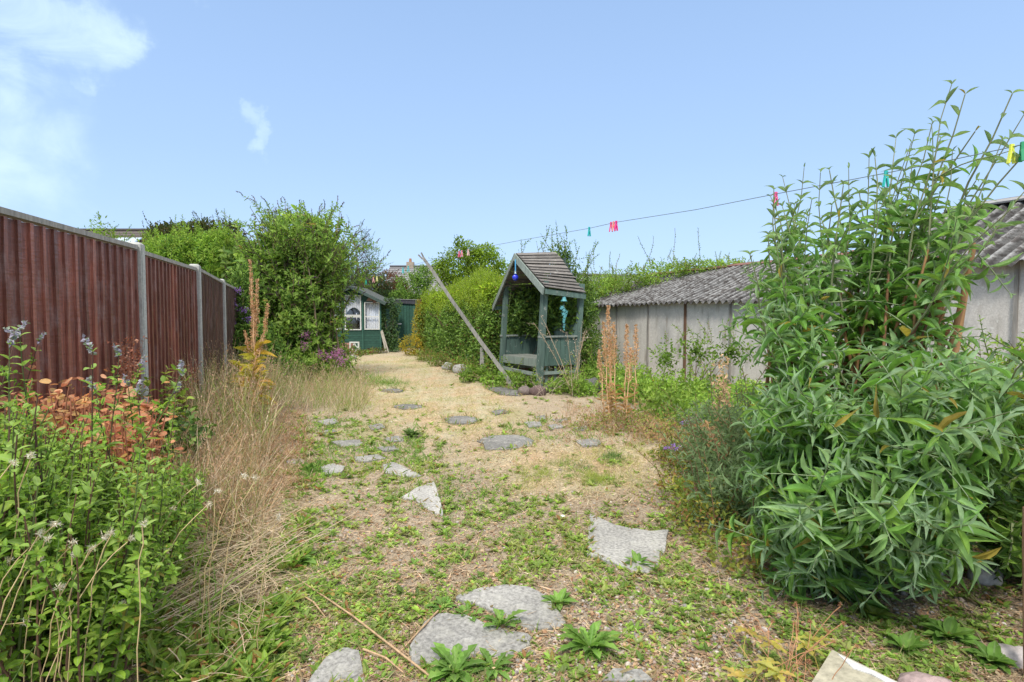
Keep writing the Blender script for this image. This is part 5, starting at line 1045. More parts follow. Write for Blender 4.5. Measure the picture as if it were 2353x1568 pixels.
# 1. straw and dead litter lying everywhere
mb = MB()
n = 150000; X_, Y_ = pxsample(n, y0=812); sm = straw_mask(X_, Y_); gm_ = gravel_mask(X_, Y_); k = (rng.random(n) < .35 + .65 * sm - .15 * gm_) & ~((Y_ > 9) & (X_ > 1.2)); k &= ~(in_stone(X_, Y_, .86) & (rng.random(n) < .92))
X_, Y_, sm = X_[k], Y_[k], sm[k]; n = len(X_); ang = rng.uniform(0, 6.28, n); D_ = np.stack([np.cos(ang), np.sin(ang), rng.uniform(-.05, .35, n) ** 1], -1)
L_ = rng.uniform(.02, .075, n) * (1 + .08 * Y_); c_ = pal(STRAW, n, .25); br = (rng.random(n) > .35 + .6 * sm)[:, None]; c_ = np.where(br, pal([(.50, .37, .25), (.58, .43, .29), (.40, .29, .20), (.62, .44, .29)], n, .3), c_)
putleaves(mb, T_ST, onz(X_, Y_, .006), D_, np.array([0, 0, 1.]) + rng.normal(size=(n, 3)) * .4, L_, .055, c_ * rng.uniform(.6, 1.25, (n, 1)))
stuff(mb, 'dead_grass_litter', 'straw coloured dead grass and litter strewn over the ground', 'dead grass', 'straw')
# 2. short dry turf
mb = MB(); n = 130000; X_, Y_ = pxsample(n, y0=815, y1=1250, x0=600, x1=1700); sm = straw_mask(X_, Y_); cl_ = sn(np.stack([X_, Y_, X_ * 0], -1), 4.5, 6); k = (rng.random(n) < (sm * 1.2 - .12) * sstep(-.75, .35, cl_)) & ~in_stone(X_, Y_, 1.0) & (X_ > bed_edge(Y_)) & ~((Y_ > 11) & (X_ > -.3)); X_, Y_ = X_[k], Y_[k]; n = len(X_)
q_ = np.stack([X_, Y_, X_ * 0], -1); gr = sstep(-.3, .5, sn(q_, 1.9, 11) + .35 * rng.normal(size=n))[:, None]; c_ = pal([(.62, .53, .33), (.68, .59, .39), (.54, .44, .27), (.64, .48, .31)], n, .25); c_ = c_ * (1 - gr) + pal([(.42, .44, .13), (.30, .37, .09), (.52, .48, .18)], n, .2) * gr
D_ = np.stack([rng.normal(size=n) * .8, rng.normal(size=n) * .8, rng.uniform(.25, 1, n)], -1); putleaves(mb, T_BL, onz(X_, Y_, 0), D_, rnd3(n), rng.uniform(.02, .05, n) * (1 + .05 * Y_), .07, c_)
stuff(mb, 'dry_turf', 'short pale sun bleached turf along the worn path', 'dry grass', 'straw')
# 3. green grass tufts
mb = MB()
def tuft(cx, cy, rx, ry, n, L, cols, up_=1.0, wr=.05):
    px = cx + rng.normal(size=n) * rx * .55; py = cy + rng.normal(size=n) * ry * .55; Yd = CAMH * FPX / np.maximum(py - 727, 30); X_ = (px - CX) / FPX * Yd; k = ~in_stone(X_, Yd, .97) & (sn(np.stack([X_, Yd, 0 * X_], -1), 5.0, 2) > -.45); X_, Yd = X_[k], Yd[k]; n = len(X_)
    D_ = np.stack([rng.normal(size=n) * .6, rng.normal(size=n) * .6, np.full(n, up_)], -1); putleaves(mb, T_BL, onz(X_, Yd), D_, rnd3(n), L * rng.uniform(.5, 1.3, n), wr, pal(cols, n, .2))
GR = [(.22, .38, .08), (.30, .44, .12), (.17, .31, .07)]; LG = [(.38, .46, .10), (.46, .50, .14), (.30, .42, .08)]
for a in ((880, 882, 60, 10, 1200, .10, GR), (840, 870, 40, 12, 500, .14, GR), (1412, 1058, 30, 12, 500, .06, [(.14, .26, .08)]), (1375, 1108, 45, 14, 1300, .05, LG), (1240, 1098, 45, 14, 600, .05, LG), (1290, 1072, 40, 10, 300, .045, GR), (960, 925, 90, 16, 700, .04, LG), (1330, 1085, 40, 12, 250, .05, [(.14, .26, .1)]), (700, 1100, 30, 14, 350, .09, GR), (1000, 890, 60, 10, 400, .05, LG), (900, 835, 60, 6, 300, .06, LG), (1050, 955, 90, 14, 500, .04, LG), (760, 978, 95, 22, 900, .055, GR, .7, .16), (810, 1035, 130, 26, 1000, .05, GR, .7, .16), (715, 1085, 50, 20, 500, .08, GR, .7, .16), (955, 1035, 50, 45, 700, .06, GR, .7, .16), (1195, 990, 50, 10, 260, .06, GR, .7, .16), (1300, 1008, 120, 12, 320, .05, GR, .7, .16), (880, 1085, 160, 24, 500, .06, LG, .7, .14), (1000, 1140, 200, 50, 900, .05, GR, .6, .16), (1280, 1260, 160, 60, 500, .05, LG, .6, .14), (820, 930, 60, 14, 400, .07, LG)): tuft(*a)
stuff(mb, 'grass_tufts', 'small green grass tufts growing on the dry path', 'grass', 'leaf')
# 4. low weeds: rosettes of small leaves
mb = MB(); n = 21000; X_, Y_ = pxsample(n, y0=850); wm = weed_mask(X_, Y_); k = (rng.random(n) < wm * 1.05) & (X_ > bed_edge(Y_) - .5) & ~in_stone(X_, Y_, .88) & (Y_ < 11); X_, Y_ = X_[k], Y_[k]; n = len(X_)
near = np.clip(4.0 / Y_, .0, 1.2); pr = 8; ph = rng.uniform(0, 6.28, (n, 1)) + np.arange(pr)[None] * 2.4 + rng.normal(size=(n, pr)) * .3; el = rng.uniform(.12, 1.0, (n, pr)); D_ = np.stack([np.cos(ph) * np.cos(el), np.sin(ph) * np.cos(el), np.sin(el)], -1).reshape(-1, 3)
sz = rng.uniform(.010, .040, (n, 1)) * (1 + .13 * np.clip(Y_ - 2.5, 0, 7))[:, None] * rng.uniform(.6, 1.2, (n, pr)); base = pal(BRIGHT + MID + [(.32, .38, .11), (.26, .33, .12), (.40, .44, .14), (.38, .36, .16)], n, .3); c_ = np.repeat(base, pr, 0) * rng.uniform(.8, 1.25, (n * pr, 1)); od = (rng.random(n * pr) < .06)[:, None]; c_ = np.where(od, pal([(.42, .30, .08), (.34, .16, .07)], n * pr), c_)
putleaves(mb, T_OV + T_LONG[:1], np.repeat(onz(X_, Y_, .003), pr, 0), D_, np.array([0, 0, 1.]), sz.ravel(), np.repeat(rng.uniform(.3, .5, n), pr) , c_)
EX = []
for pl in STPOLY:
    if pl.mean(0)[1] > 12: continue
    for k in range(len(pl)):
        a_, b_ = pl[k], pl[(k + 1) % len(pl)]; m = int(np.linalg.norm(b_ - a_) * 70) + 1
        if rng.random() < .75: u = rng.random((m, 1)); EX.append(a_ + (b_ - a_) * u + rng.normal(size=(m, 2)) * .012 * (1 + .2 * pl.mean(0)[1]))
EX = np.concatenate(EX); ne = len(EX); De = np.stack([rng.normal(size=ne), rng.normal(size=ne), rng.uniform(.2, 1.2, ne)], -1); ge = (rng.random(ne) < .5)[:, None]
putleaves(mb, T_BL + T_OV, onz(EX[:, 0], EX[:, 1], .004), De, rnd3(ne), rng.uniform(.02, .055, ne) * (1 + .08 * EX[:, 1]), .16, np.where(ge, pal(BRIGHT + MID, ne), pal([(.52, .42, .24), (.44, .32, .18)], ne)))
n2 = 26000; X2, Y2 = pxsample(n2, y0=860); k = (rng.random(n2) < weed_mask(X2, Y2) * .9 + .04) & (X2 > bed_edge(Y2) - .6) & ~in_stone(X2, Y2, .92) & (Y2 < 10); X2, Y2 = X2[k], Y2[k]; n2 = len(X2); D2 = np.stack([rng.normal(size=n2), rng.normal(size=n2), rng.uniform(.15, 1.1, n2)], -1); putleaves(mb, T_BL, onz(X2, Y2), D2, rnd3(n2), rng.uniform(.02, .07, n2), .07, pal([(.30, .40, .12), (.40, .45, .18), (.22, .34, .08), (.52, .48, .24)], n2, .25))
stuff(mb, 'low_weeds', 'patches of small green weeds spreading between the paving slabs', 'weeds', 'leaf', True)
# 5. tiny leaf litter and clover
mb = MB(); n = 60000; X_, Y_ = pxsample(n, y0=850); k = ~in_stone(X_, Y_, 1.0) & (X_ > bed_edge(Y_) - .8) & ~((Y_ > 10) & (X_ > 1)) & (rng.random(n) < 1 - .8 * straw_mask(X_, Y_) * (Y_ > 3.9)); X_, Y_ = X_[k], Y_[k]; n = len(X_); ang = rng.uniform(0, 6.28, n); D_ = np.stack([np.cos(ang), np.sin(ang), rng.uniform(0, .7, n)], -1)
wm = weed_mask(X_, Y_); g = (rng.random(n) < .12 + .6 * wm)[:, None]; c_ = np.where(g, pal(BRIGHT + [(.34, .36, .07)], n, .2), pal([(.40, .27, .17), (.48, .34, .21), (.32, .22, .15), (.52, .42, .27), (.46, .26, .15)], n, .3))
putleaves(mb, T_SM, onz(X_, Y_, .006), D_, np.array([0, 0, 1.]) + rng.normal(size=(n, 3)) * .3, rng.uniform(.008, .024, n) * (1 + .06 * Y_), .6, c_)
stuff(mb, 'leaf_litter', 'tiny dead brown leaves and clover scattered on the soil', 'leaf litter', 'straw')
# 6. pebbles
th_ = np.linspace(.25, math.pi - .25, 4); phs = np.arange(7) / 7 * 2 * math.pi
sv = [(0, 0, .5)] + [(.5 * math.sin(t_) * math.cos(p), .5 * math.sin(t_) * math.sin(p), .5 * math.cos(t_)) for t_ in th_ for p in phs] + [(0, 0, -.5)]; sv = np.array(sv); sv[:, 2] *= .55
sq = [[1 + a * 7 + b, 1 + (a + 1) * 7 + b, 1 + (a + 1) * 7 + (b + 1) % 7, 1 + a * 7 + (b + 1) % 7] for a in range(3) for b in range(7)]; stt = [[0, 1 + b, 1 + (b + 1) % 7] for b in range(7)] + [[29, 22 + (b + 1) % 7, 22 + b] for b in range(7)]
T_PB = (sv, np.array(sq), np.array(stt), np.ones(len(sv)))
mb = MB(); n = 16000; X_, Y_ = pxsample(n, y0=930); gm_ = gravel_mask(X_, Y_); k = (rng.random(n) < .10 + .9 * gm_) & ~in_stone(X_, Y_, 1.0) & (Y_ < 7) & (X_ > bed_edge(Y_) - .3); X_, Y_ = X_[k], Y_[k]; n = len(X_); ang = rng.uniform(0, 6.28, n)
D_ = np.stack([np.cos(ang), np.sin(ang), rng.normal(size=n) * .15], -1); mb.leaves(T_PB, onz(X_, Y_, .004), D_, np.array([[0, 0, 1.]]) + rng.normal(size=(n, 3)) * .2, rng.uniform(.008, .026, n) * (1 + .5 * (rng.random(n) < .07)), rng.uniform(.6, .95, n), pal([(.34, .30, .27), (.42, .37, .32), (.26, .24, .24), (.40, .30, .26), (.52, .48, .43), (.32, .25, .21)], n, .2))
stuff(mb, 'pebbles', 'small rounded grey and pinkish pebbles scattered in the soil', 'pebbles', 'rubble', True)

# ---- dandelions and single weeds in the foreground
def rosette(px, py, n, L, lab, name='dandelion', tms=T_TOOTH, W=.30, cols=None, el=(.15, 1.0), cat='weed'):
    p_ = G(px, py); o_ = (p_.x, p_.y, gzf(p_.x, p_.y)); m_ = MB(); ph = np.arange(n) * 2.4 + rng.normal(size=n) * .3; e_ = rng.uniform(*el, n); D_ = np.stack([np.cos(ph) * np.cos(e_), np.sin(ph) * np.cos(e_), np.sin(e_)], -1)
    putleaves(m_, tms, np.array([o_]) + D_ * .008, D_, np.array([0, 0, 1.]), L * rng.uniform(.55, 1.15, n), W, pal(cols or [(.20, .38, .07), (.27, .45, .10), (.16, .31, .06)], n, .2))
    return tag(m_.build(name, M['leaf'], org=o_, smooth=True), lab, cat, 'single leafy weeds in the foreground')
rosette(*z8(1640, 1420), 52, .115, 'big spiky leaved green dandelion on the gravel right of the foreground slabs')
rosette(*z8(960, 1530), 56, .115, 'large dandelion clump at the bottom edge in front of the orange stained slab', W=.38)
rosette(*z8(1150, 1530), 26, .08, 'smaller dandelion beside the bottom clump, under the orange stained slab', W=.38)
rosette(*z8(1480, 1180), 18, .08, 'small dark green weed at the right end of the long foreground slab', tms=T_OV, W=.42, name='weed')
rosette(*z8(1020, 1235), 20, .08, 'small weed growing in the joint between the two touching slabs', W=.4, name='weed')
rosette(*z8(900, 1200), 16, .07, 'small weed at the left corner of the long foreground slab', W=.4, name='weed')
rosette(*z8(1195, 1300), 16, .09, 'drooping weed on the gap edge between the two touching slabs, right one', W=.4, name='weed')
rosette(*z8(160, 960), 20, .10, 'broad leaved weed beside the straw heap at the left', tms=T_OV, W=.45, name='weed')
rosette(*z8(215, 520), 60, .10, 'bright green bushy tuft before the small pale slab at the left', tms=T_LONG, W=.22, name='weed', el=(.4, 1.4))
rosette(*z8(735, 330), 60, .11, 'bushy green weed on the left edge of the worn path', tms=T_OV, W=.3, name='weed', el=(.4, 1.3), cols=[(.17, .27, .08), (.13, .22, .07)])
rosette(*z8(1880, 290 + 680), 16, .08, 'low dark weed at the lower corner of the large pale slab', tms=T_OV, W=.4, name='weed')
rosette(2180, 1480, 40, .09, 'broad glossy weed under the huge shrub near the bottom right', tms=T_OV, W=.5, name='weed')
rosette(2010, 1420, 32, .08, 'broad leaved weed with yellowish leaves at the foot of the huge shrub', tms=T_OV, W=.55, name='weed', cols=[(.26, .34, .06), (.16, .30, .05)])
rosette(2280, 1540, 36, .08, 'leafy weed between the two loose rocks in the bottom right corner', tms=T_OV, W=.5, name='weed')
rosette(2080, 1500, 36, .075, 'leafy weed directly behind the broken brick', tms=T_OV, W=.5, name='weed')
# twigs
for a_, b_, lab in ((z8(870, 1205), z8(680, 1410), 'straight tan twig touching the left side of the orange stained slab'), (z8(490, 1400), z8(700, 1525), 'reddish twig left of the bottom dandelion clump'), (z8(160, 1115), z8(300, 1240), 'short pale twig on the weeds at the left'), ((1060, 1610), (640, 1300), 'long thin straw coloured twig lying across the lower left')):
    pa, pb_ = G(*a_, .02), G(*b_, .015); mb = MB(); m_ = pa.lerp(pb_, .5) + Vector((.01, 0, .012)); mb.tubes([pa, m_, pb_], np.array([[.0045, .004, .002]]), 6, (.44, .30, .18)); tag(mb.build('twig', M['bark'], org=pa), lab, 'twig', 'loose twigs on the ground')

# ================================================================== LEFT BED
def basez(X_, Y_): return onz(X_, Y_, -.01)
ytop = lambda px: np.interp(px, [-250, 0, 130, 250, 330, 430, 520, 600], [890, 940, 1030, 1062, 1064, 1095, 1200, 1330])
mL, mS, mF = MB(), MB(), MB()
def mint(n, y0, y1, top, fr=(.5, 1.08), nodes=11, L=.06, px1=520):
    Y_ = rng.uniform(y0, y1, n); px = rng.uniform(-260, 1, n) * 0 + rng.uniform(-260, np.interp(Y_, [1.7, 2.1, 2.5, 3.2, 3.6], [230, 300, 370, 430, 440]) + px1 - 520, n); X_ = (px - CX) / FPX * Y_; b = basez(X_, Y_); Zt = CAMH - (top(px) - 727) * Y_ / FPX; h = (Zt - b[:, 2]) * rng.uniform(*fr, n); k = (h > .10) & (X_ < bed_edge(Y_) + .35); b, h = b[k], h[k]; n = len(b)
    D_ = np.stack([rng.normal(size=n) * .14 + .10, rng.normal(size=n) * .14, np.ones(n)], -1); Pt = paths(b, D_, h, 8, .05, .08); mS.tubes(Pt, np.linspace(.0045, .002, 8)[None] + np.zeros((n, 1)), 5, pal([(.10, .05, .04), (.10, .14, .04), (.14, .08, .05)], n))
    MP = [(.24, .43, .05), (.31, .50, .06), (.19, .35, .045), (.38, .52, .09)]
    stem_leaves(mL, Pt, nodes + 3, L, .5, MP, T_OV, t0=.05, pitch=(55, 85), shape='mid', tipcol=(.34, .50, .12))
    q, T = along(Pt, [.45, .6, .72, .84]); S_ = q.reshape(-1, 3); D2 = nrm(T.reshape(-1, 3) + rng.normal(size=S_.shape) * .7); Pq = paths(S_, D2, .12 * rng.uniform(.5, 1.3, len(S_)), 4, 0.); mS.tubes(Pq, .0015, 3, (.14, .22, .06)); stem_leaves(mL, Pq, 5, L * .7, .5, MP, T_OV, t0=.2, pitch=(45, 75), shape='tip')
    return Pt
mint(330, 1.75, 2.6, ytop, L=.052); mint(190, 2.5, 3.6, lambda p: ytop(p) - 10, L=.052)
mint(150, 1.7, 2.2, lambda p: ytop(p) + 200, px1=500, nodes=8, L=.05)
tall = mint(18, 2.2, 3.3, lambda p: np.interp(p, [-200, 0, 130, 330, 460], [740, 765, 775, 860, 950]), fr=(.9, 1.03), nodes=13, L=.055, px1=500)
Pk = paths(tall[:, -1], nrm(tall[:, -1] - tall[:, -2]) + rng.normal(size=(len(tall), 3)) * .3, .06, 4, .2); Q_, T_ = along(Pk, np.linspace(0, 1, 26)); m = Q_.reshape(-1, 3); Dd = rnd3(len(m)); putleaves(mF, T_SM, m, Dd, rnd3(len(m)), .018, .8, pal([(.48, .44, .56), (.36, .34, .44), (.30, .38, .24)], len(m), .25))
mint_o = thing('mint', (-2.0, 2.4, gzf(-2.0, 2.4)), 'dense bright green toothed mint with grey lilac flowers in the left border', 'mint', kind='stuff')
mS.build('stems', M['stem'], mint_o); mL.build('foliage', M['leaf'], mint_o, smooth=True); mF.build('flowers', M['straw'], mint_o)
# orange leaved plant
og = thing('orange_leaved_plant', (-2.75, 3.5, gzf(-2.75, 3.5)), 'wide clump with rounded salmon orange leaves between mint and fence', 'plant'); mL, mS = MB(), MB()
n = 520; Y_ = rng.uniform(2.8, 4.3, n); px = rng.uniform(-60, 350, n); X_ = np.maximum((px - CX) / FPX * Y_, -3.35); b = basez(X_, Y_); tp_ = np.interp(px, [-60, 60, 150, 250, 340], [900, 862, 865, 900, 930]) + rng.uniform(0, 150, n); h = np.maximum(CAMH - (tp_ - 727) * Y_ / FPX - b[:, 2], .15)
Pt = paths(b, np.stack([rng.normal(size=n) * .2, rng.normal(size=n) * .2, np.ones(n)], -1), h, 5, .05); mS.tubes(Pt, .003, 4, (.35, .14, .08)); OR = [(.70, .31, .17), (.76, .42, .25), (.62, .24, .13), (.50, .17, .09), (.66, .44, .18)]
for r_ in range(4):
    q = Pt[:, -1 - (r_ > 1)] + rng.normal(size=(n, 3)) * .045; D_ = np.stack([rng.normal(size=n), rng.normal(size=n), rng.normal(size=n) * .25], -1); putleaves(mL, T_RND, q, D_, np.array([.1, -.35, 1.]) + rng.normal(size=(n, 3)) * .4, rng.uniform(.024, .052, n), 1.05, pal(OR, n, .2))
mS.build('stems', M['stem'], og); mL.build('foliage', M['leaf'], og, smooth=True)
def spray(name, cat, lab, specs, cols, headcols, hs=.012, hn=16, mat='straw', r=.0025, group=None, leaf=None, spread=.12, branch=5):
    """dead or seeding stems: specs = (px_base, Y, py_top, px_top) each with small head clusters on side twigs"""
    first = specs[0]; bx_ = (first[0] - CX) / FPX * first[1]; t_ = thing(name, (bx_, first[1], gzf(bx_, first[1])), lab, cat, group); mS, mH = MB(), MB(); B_, T_ = [], []
    for pxb, Yd, pyt, pxt in specs:
        x = (pxb - CX) / FPX * Yd; B_.append((x, Yd, gzf(x, Yd) - .01)); T_.append(tuple(P(pxt, pyt, Yd + rng.normal() * .05)))
    B_, T_ = np.array(B_), np.array(T_); Pt = arcs(B_, T_, .4, .5, 9, .006); n = len(B_); mS.tubes(Pt, np.linspace(1.4, .6, 9)[None] * r + np.zeros((n, 1)), 5, pal(cols, n, .2))
    q, T = along(Pt, np.linspace(.5, .97, branch)); S_ = q.reshape(-1, 3); Pq = paths(S_, T.reshape(-1, 3) + rng.normal(size=S_.shape) * .5, spread * rng.uniform(.4, 1.2, len(S_)), 5, .05, .2); mS.tubes(Pq, r * .4, 3, np.array(cols[0]))
    e, _ = along(np.concatenate([Pq, Pt[:, -5:]]), np.linspace(.4, 1, hn)); m = e.reshape(-1, 3); m = m + rng.normal(size=m.shape) * hs * .8; putleaves(mH, T_SM, m, rnd3(len(m)) + np.array([0, 0, .5]), rnd3(len(m)), hs * rng.uniform(.6, 1.4, len(m)), .6, pal(headcols, len(m), .25))
    if leaf: stem_leaves(mH, Pt, leaf[0], leaf[1], leaf[2], leaf[3], T_LONG, t0=.05, t1=.6, pitch=(50, 90), keep=.7)
    mS.build('stems', M['stem'], t_); mH.build('seed_heads', M[mat], t_); return t_
spray('rusty_dock', 'plant', 'rust red seeding plant standing against the fence by the nearest visible post', [(270 + rng.uniform(-50, 60), rng.uniform(4.0, 4.7), rng.uniform(775, 850), 285 + rng.uniform(-55, 50)) for _ in range(14)], [(.40, .16, .09)], [(.55, .22, .14), (.46, .15, .09), (.62, .34, .24)], hs=.022, hn=8)
spray('rusty_dock', 'plant', 'small rust red seeding plant in front of the second visible fence post', [(440 + rng.uniform(-30, 20), rng.uniform(5.8, 6.3), rng.uniform(830, 900), 440 + rng.uniform(-30, 25)) for _ in range(8)], [(.40, .16, .09)], [(.55, .22, .14), (.46, .15, .09)], hs=.02, hn=8)
# honeysuckle leaves around the near post
hv = thing('honeysuckle', (-3.0, 4.4, gzf(-3, 4.4)), 'climbing plant with big rounded yellow green leaves at the foot of the near fence post', 'climber'); mL, mS = MB(), MB()
specs = [(300, 4.3, 860), (325, 4.3, 850), (345, 4.5, 870), (385, 4.5, 845), (400, 4.5, 850), (420, 4.4, 860), (370, 4.4, 900), (400, 4.3, 920), (310, 4.2, 930), (350, 4.3, 960), (390, 4.4, 880), (410, 4.5, 900), (300, 4.4, 900), (330, 4.1, 990), (370, 4.0, 1010)]
B_ = np.array([((px - CX) / FPX * Yd, Yd, gzf((px - CX) / FPX * Yd, Yd)) for px, Yd, py in specs]); T_ = np.array([tuple(P(px + rng.uniform(-10, 10), py, Yd)) for px, Yd, py in specs]); Pt = arcs(B_, T_, .3, .6); mS.tubes(Pt, .003, 4, (.20, .14, .06))
stem_leaves(mL, Pt, 7, .085, .72, [(.34, .46, .07), (.24, .40, .06), (.44, .48, .08), (.16, .30, .05)], T_OV, t0=.3, pitch=(50, 90)); mS.build('stems', M['stem'], hv); mL.build('foliage', M['leaf_gloss'], hv, smooth=True)
ib = thing('dark_ivy', (-2.6, 4.2, gzf(-2.6, 4.2)), 'low dark green ivy cushion under the honeysuckle by the near post', 'ivy'); mL = MB(); crown(mL, [(at(375, 985, 4.1), (.25, .2, .18)), (at(340, 1040, 3.9), (.25, .2, .16)), (at(420, 1000, 4.2), (.2, .2, .14))], 1500, .045, .9, DARK + MID, seed=5., shell=.7); mL.build('foliage', M['leaf_gloss'], ib)
# tall dry grass along the bed
def grass(name, lab, n, region, hgt, cols, heads=0, lean_=.35, r=.0022, headcols=None, green=0.):
    Y_ = rng.uniform(region[2], region[3], n); px = rng.uniform(region[0], region[1], n); X_ = (px - CX) / FPX * Y_; k = (X_ > np.interp(Y_, [2.9, 5, 6.75, 8.5, 10.2, 12], [-2.7, -3.2, -3.65, -4.2, -4.85, -5.5])); X_, Y_ = X_[k], Y_[k]; n = len(X_); b = onz(X_, Y_, -.01)
    h = hgt * rng.uniform(.45, 1.1, n); D_ = np.stack([rng.normal(size=n) * lean_ + .05, rng.normal(size=n) * lean_, np.ones(n)], -1); mB_ = MB(); c_ = pal(cols, n, .2)
    if green: g = (rng.random(n) < green)[:, None]; c_ = np.where(g, pal([(.25, .34, .09), (.34, .38, .12)], n), c_)
    nb = int(n * .7); putleaves(mB_, T_BL, b[:nb], D_[:nb], rnd3(nb), h[:nb], .014, c_[:nb]); Pt = paths(b[nb:], D_[nb:], h[nb:] * 1.15, 6, .35 * rng.random(n - nb), .06); mB_.tubes(Pt, r * np.linspace(1, .45, 6)[None] + np.zeros((n - nb, 1)), 3, c_[nb:])
    if heads:
        Pk = Pt[rng.random(len(Pt)) < heads]; q, T = along(Pk, np.linspace(.62, 1, 12)); m = q.reshape(-1, 3) + rng.normal(size=(len(Pk) * 12, 3)) * .016; putleaves(mB_, T_SM, m, T.reshape(-1, 3) + rnd3(len(m)) * .7, rnd3(len(m)), .018 * rng.uniform(.6, 1.5, len(m)), .45, pal(headcols or [(.52, .34, .22), (.45, .28, .19), (.58, .42, .30)], len(m), .2))
    return stuff(mB_, name, lab, 'dry grass', 'straw')
grass('tall_dry_grass', 'tall tan seeding grass in front of the fence beyond the near post', 1500, (430, 620, 4.9, 8.4), .66, STRAW + TAN[:1], .95, .30, green=.45)
grass('tall_dry_grass', 'knee high mixed green and straw grass before the large bush', 2500, (560, 840, 7.6, 11.2), .46, STRAW, .5, .38, green=.55)
grass('tall_dry_grass', 'tangled dry stalks between the mint and the straw heap', 1500, (380, 600, 3.0, 5.0), .40, STRAW + TAN, .3, .5, green=.2)
grass('tall_dry_grass', 'low rusty dead stalks along the left edge of the weeds', 1500, (600, 700, 4.0, 7.5), .16, TAN + [(.40, .18, .10)], .4, .6)
grass('tall_dry_grass', 'reddish dead stalks under the dried foxgloves at the right', 1700, (1290, 1600, 5.6, 8.2), .17, TAN + [(.56, .38, .24), (.48, .34, .22)], .4, .7, green=.15)
# straw heap: long straws fanned over the bed edge
mb = MB(); n = 3600; px = rng.uniform(-1, 1, n) * 150 + 520; py = rng.normal(size=n) * 135 + 1235; px = px - (py - 1235) * .35; py = np.clip(py, 960, 1640); Yd = CAMH * FPX / (py - 727); X_ = (px - CX) / FPX * Yd; b = onz(X_, Yd); b[:, 2] += .01 + .09 * rng.random(n) ** 2 * np.exp(-((px - 520) / 100) ** 2)
ang = R(1) * np.where(rng.random(n) < .10, rng.normal(size=n) * 30 + 60, rng.uniform(0, 360, n)); D_ = np.stack([np.cos(ang), np.sin(ang), rng.normal(size=n) * .12], -1); Pt = paths(b - D_ * .12, D_, rng.uniform(.07, .24, n), 6, .15 * rng.normal(size=n), .3); Pt[:, :, 2] = np.maximum(Pt[:, :, 2], gz(Pt[:, :, 0], Pt[:, :, 1]) + .008); mb.tubes(Pt, rng.uniform(.0009, .0022, n)[:, None] + np.zeros((n, 6)), 3, pal(STRAW + [(.62, .50, .33)], n, .2))
n = 26; px = rng.uniform(190, 430, n); py = rng.uniform(1400, 1600, n); Yd = np.clip(CAMH * FPX / (py - 727), 1.8, 9); X_ = (px - CX) / FPX * Yd; b = onz(X_, Yd, .05); D_ = np.stack([rng.normal(size=n) * .15 + .55, rng.normal(size=n) * .15 + .9, rng.uniform(.05, .45, n)], -1); Pt = paths(b, D_, rng.uniform(.5, .95, n), 8, .3 * rng.random(n), .05); Pt[:, :, 2] = np.maximum(Pt[:, :, 2], gz(Pt[:, :, 0], Pt[:, :, 1]) + .02); mb.tubes(Pt, .0016, 4, pal(STRAW + [(.56, .50, .22)], n, .15))
stuff(mb, 'straw_heap', 'flattened heap of long dead straw fanned beside the mint', 'straw', 'straw')
mb = MB(); n = 1500; px = rng.uniform(250, 690, n); py = rng.uniform(990, 1620, n); px = px - (py - 1300) * .25; Yd = CAMH * FPX / (py - 727); X_ = (px - CX) / FPX * Yd; k = sn(np.stack([X_, Yd, 0 * X_], -1), 3.5, 4) > -.1; X_, Yd = X_[k], Yd[k]; n = len(X_); pr = 8; ph = rng.uniform(0, 6.28, (n, 1)) + np.arange(pr)[None] * 2.4; el = rng.uniform(.2, 1.3, (n, pr)); D_ = np.stack([np.cos(ph) * np.cos(el), np.sin(ph) * np.cos(el), np.sin(el)], -1).reshape(-1, 3)
putleaves(mb, T_OV + T_LONG[:1], np.repeat(onz(X_, Yd, .01), pr, 0), D_, np.array([0, 0, 1.]), rng.uniform(.02, .075, n * pr), .38, pal(BRIGHT + MID + [(.40, .44, .12), (.46, .22, .10)], n * pr, .25)); stuff(mb, 'bed_weeds', 'green weeds growing up through the straw beside the mint', 'weeds', 'leaf', True)
# long grass blades and fluffy seed heads in the front
fg = thing('fluffy_weed', (-1.7, 1.95, gzf(-1.7, 1.95)), 'thin arching weed stalks with fluffy whitish seed heads at the lower left', 'weed'); mS, mH = MB(), MB(); heads = [(95, 1225), (125, 1205), (110, 1240), (20, 1290), (90, 1285), (165, 1250), (170, 1275), (210, 1260), (240, 1235), (255, 1225), (330, 1205), (385, 1265), (300, 1240), (500, 1130), (480, 1160), (455, 1110), (395, 1170), (560, 1095), (585, 1100), (640, 1190), (68, 1048), (30, 1065), (135, 1350), (280, 1390), (60, 1430)]
T_ = np.array([tuple(P(x, y, 1.66 + .45 * (x > 350) + rng.uniform(-.06, .1))) for x, y in heads]); B_ = T_ + np.stack([-.15 + rng.normal(size=len(T_)) * .12, rng.normal(size=len(T_)) * .1, 0 * T_[:, 0]], -1); B_[:, 2] = gz(B_[:, 0], B_[:, 1]); Pt = arcs(B_, T_, .2, .75, 9, .004); mS.tubes(Pt, .0016, 4, (.50, .38, .20))
mS.build('stems', M['stem'], fg)
for p_ in T_:
    m = 34; mH = MB(); q = p_ + rng.normal(size=(m, 3)) * .004; putleaves(mH, T_ST, q, rnd3(m) + np.array([.3, 0, .5]), rnd3(m), .015, .18, pal([(.76, .70, .56), (.62, .52, .38), (.82, .80, .74)], m)); mH.build('seed_head', M['straw'], fg)
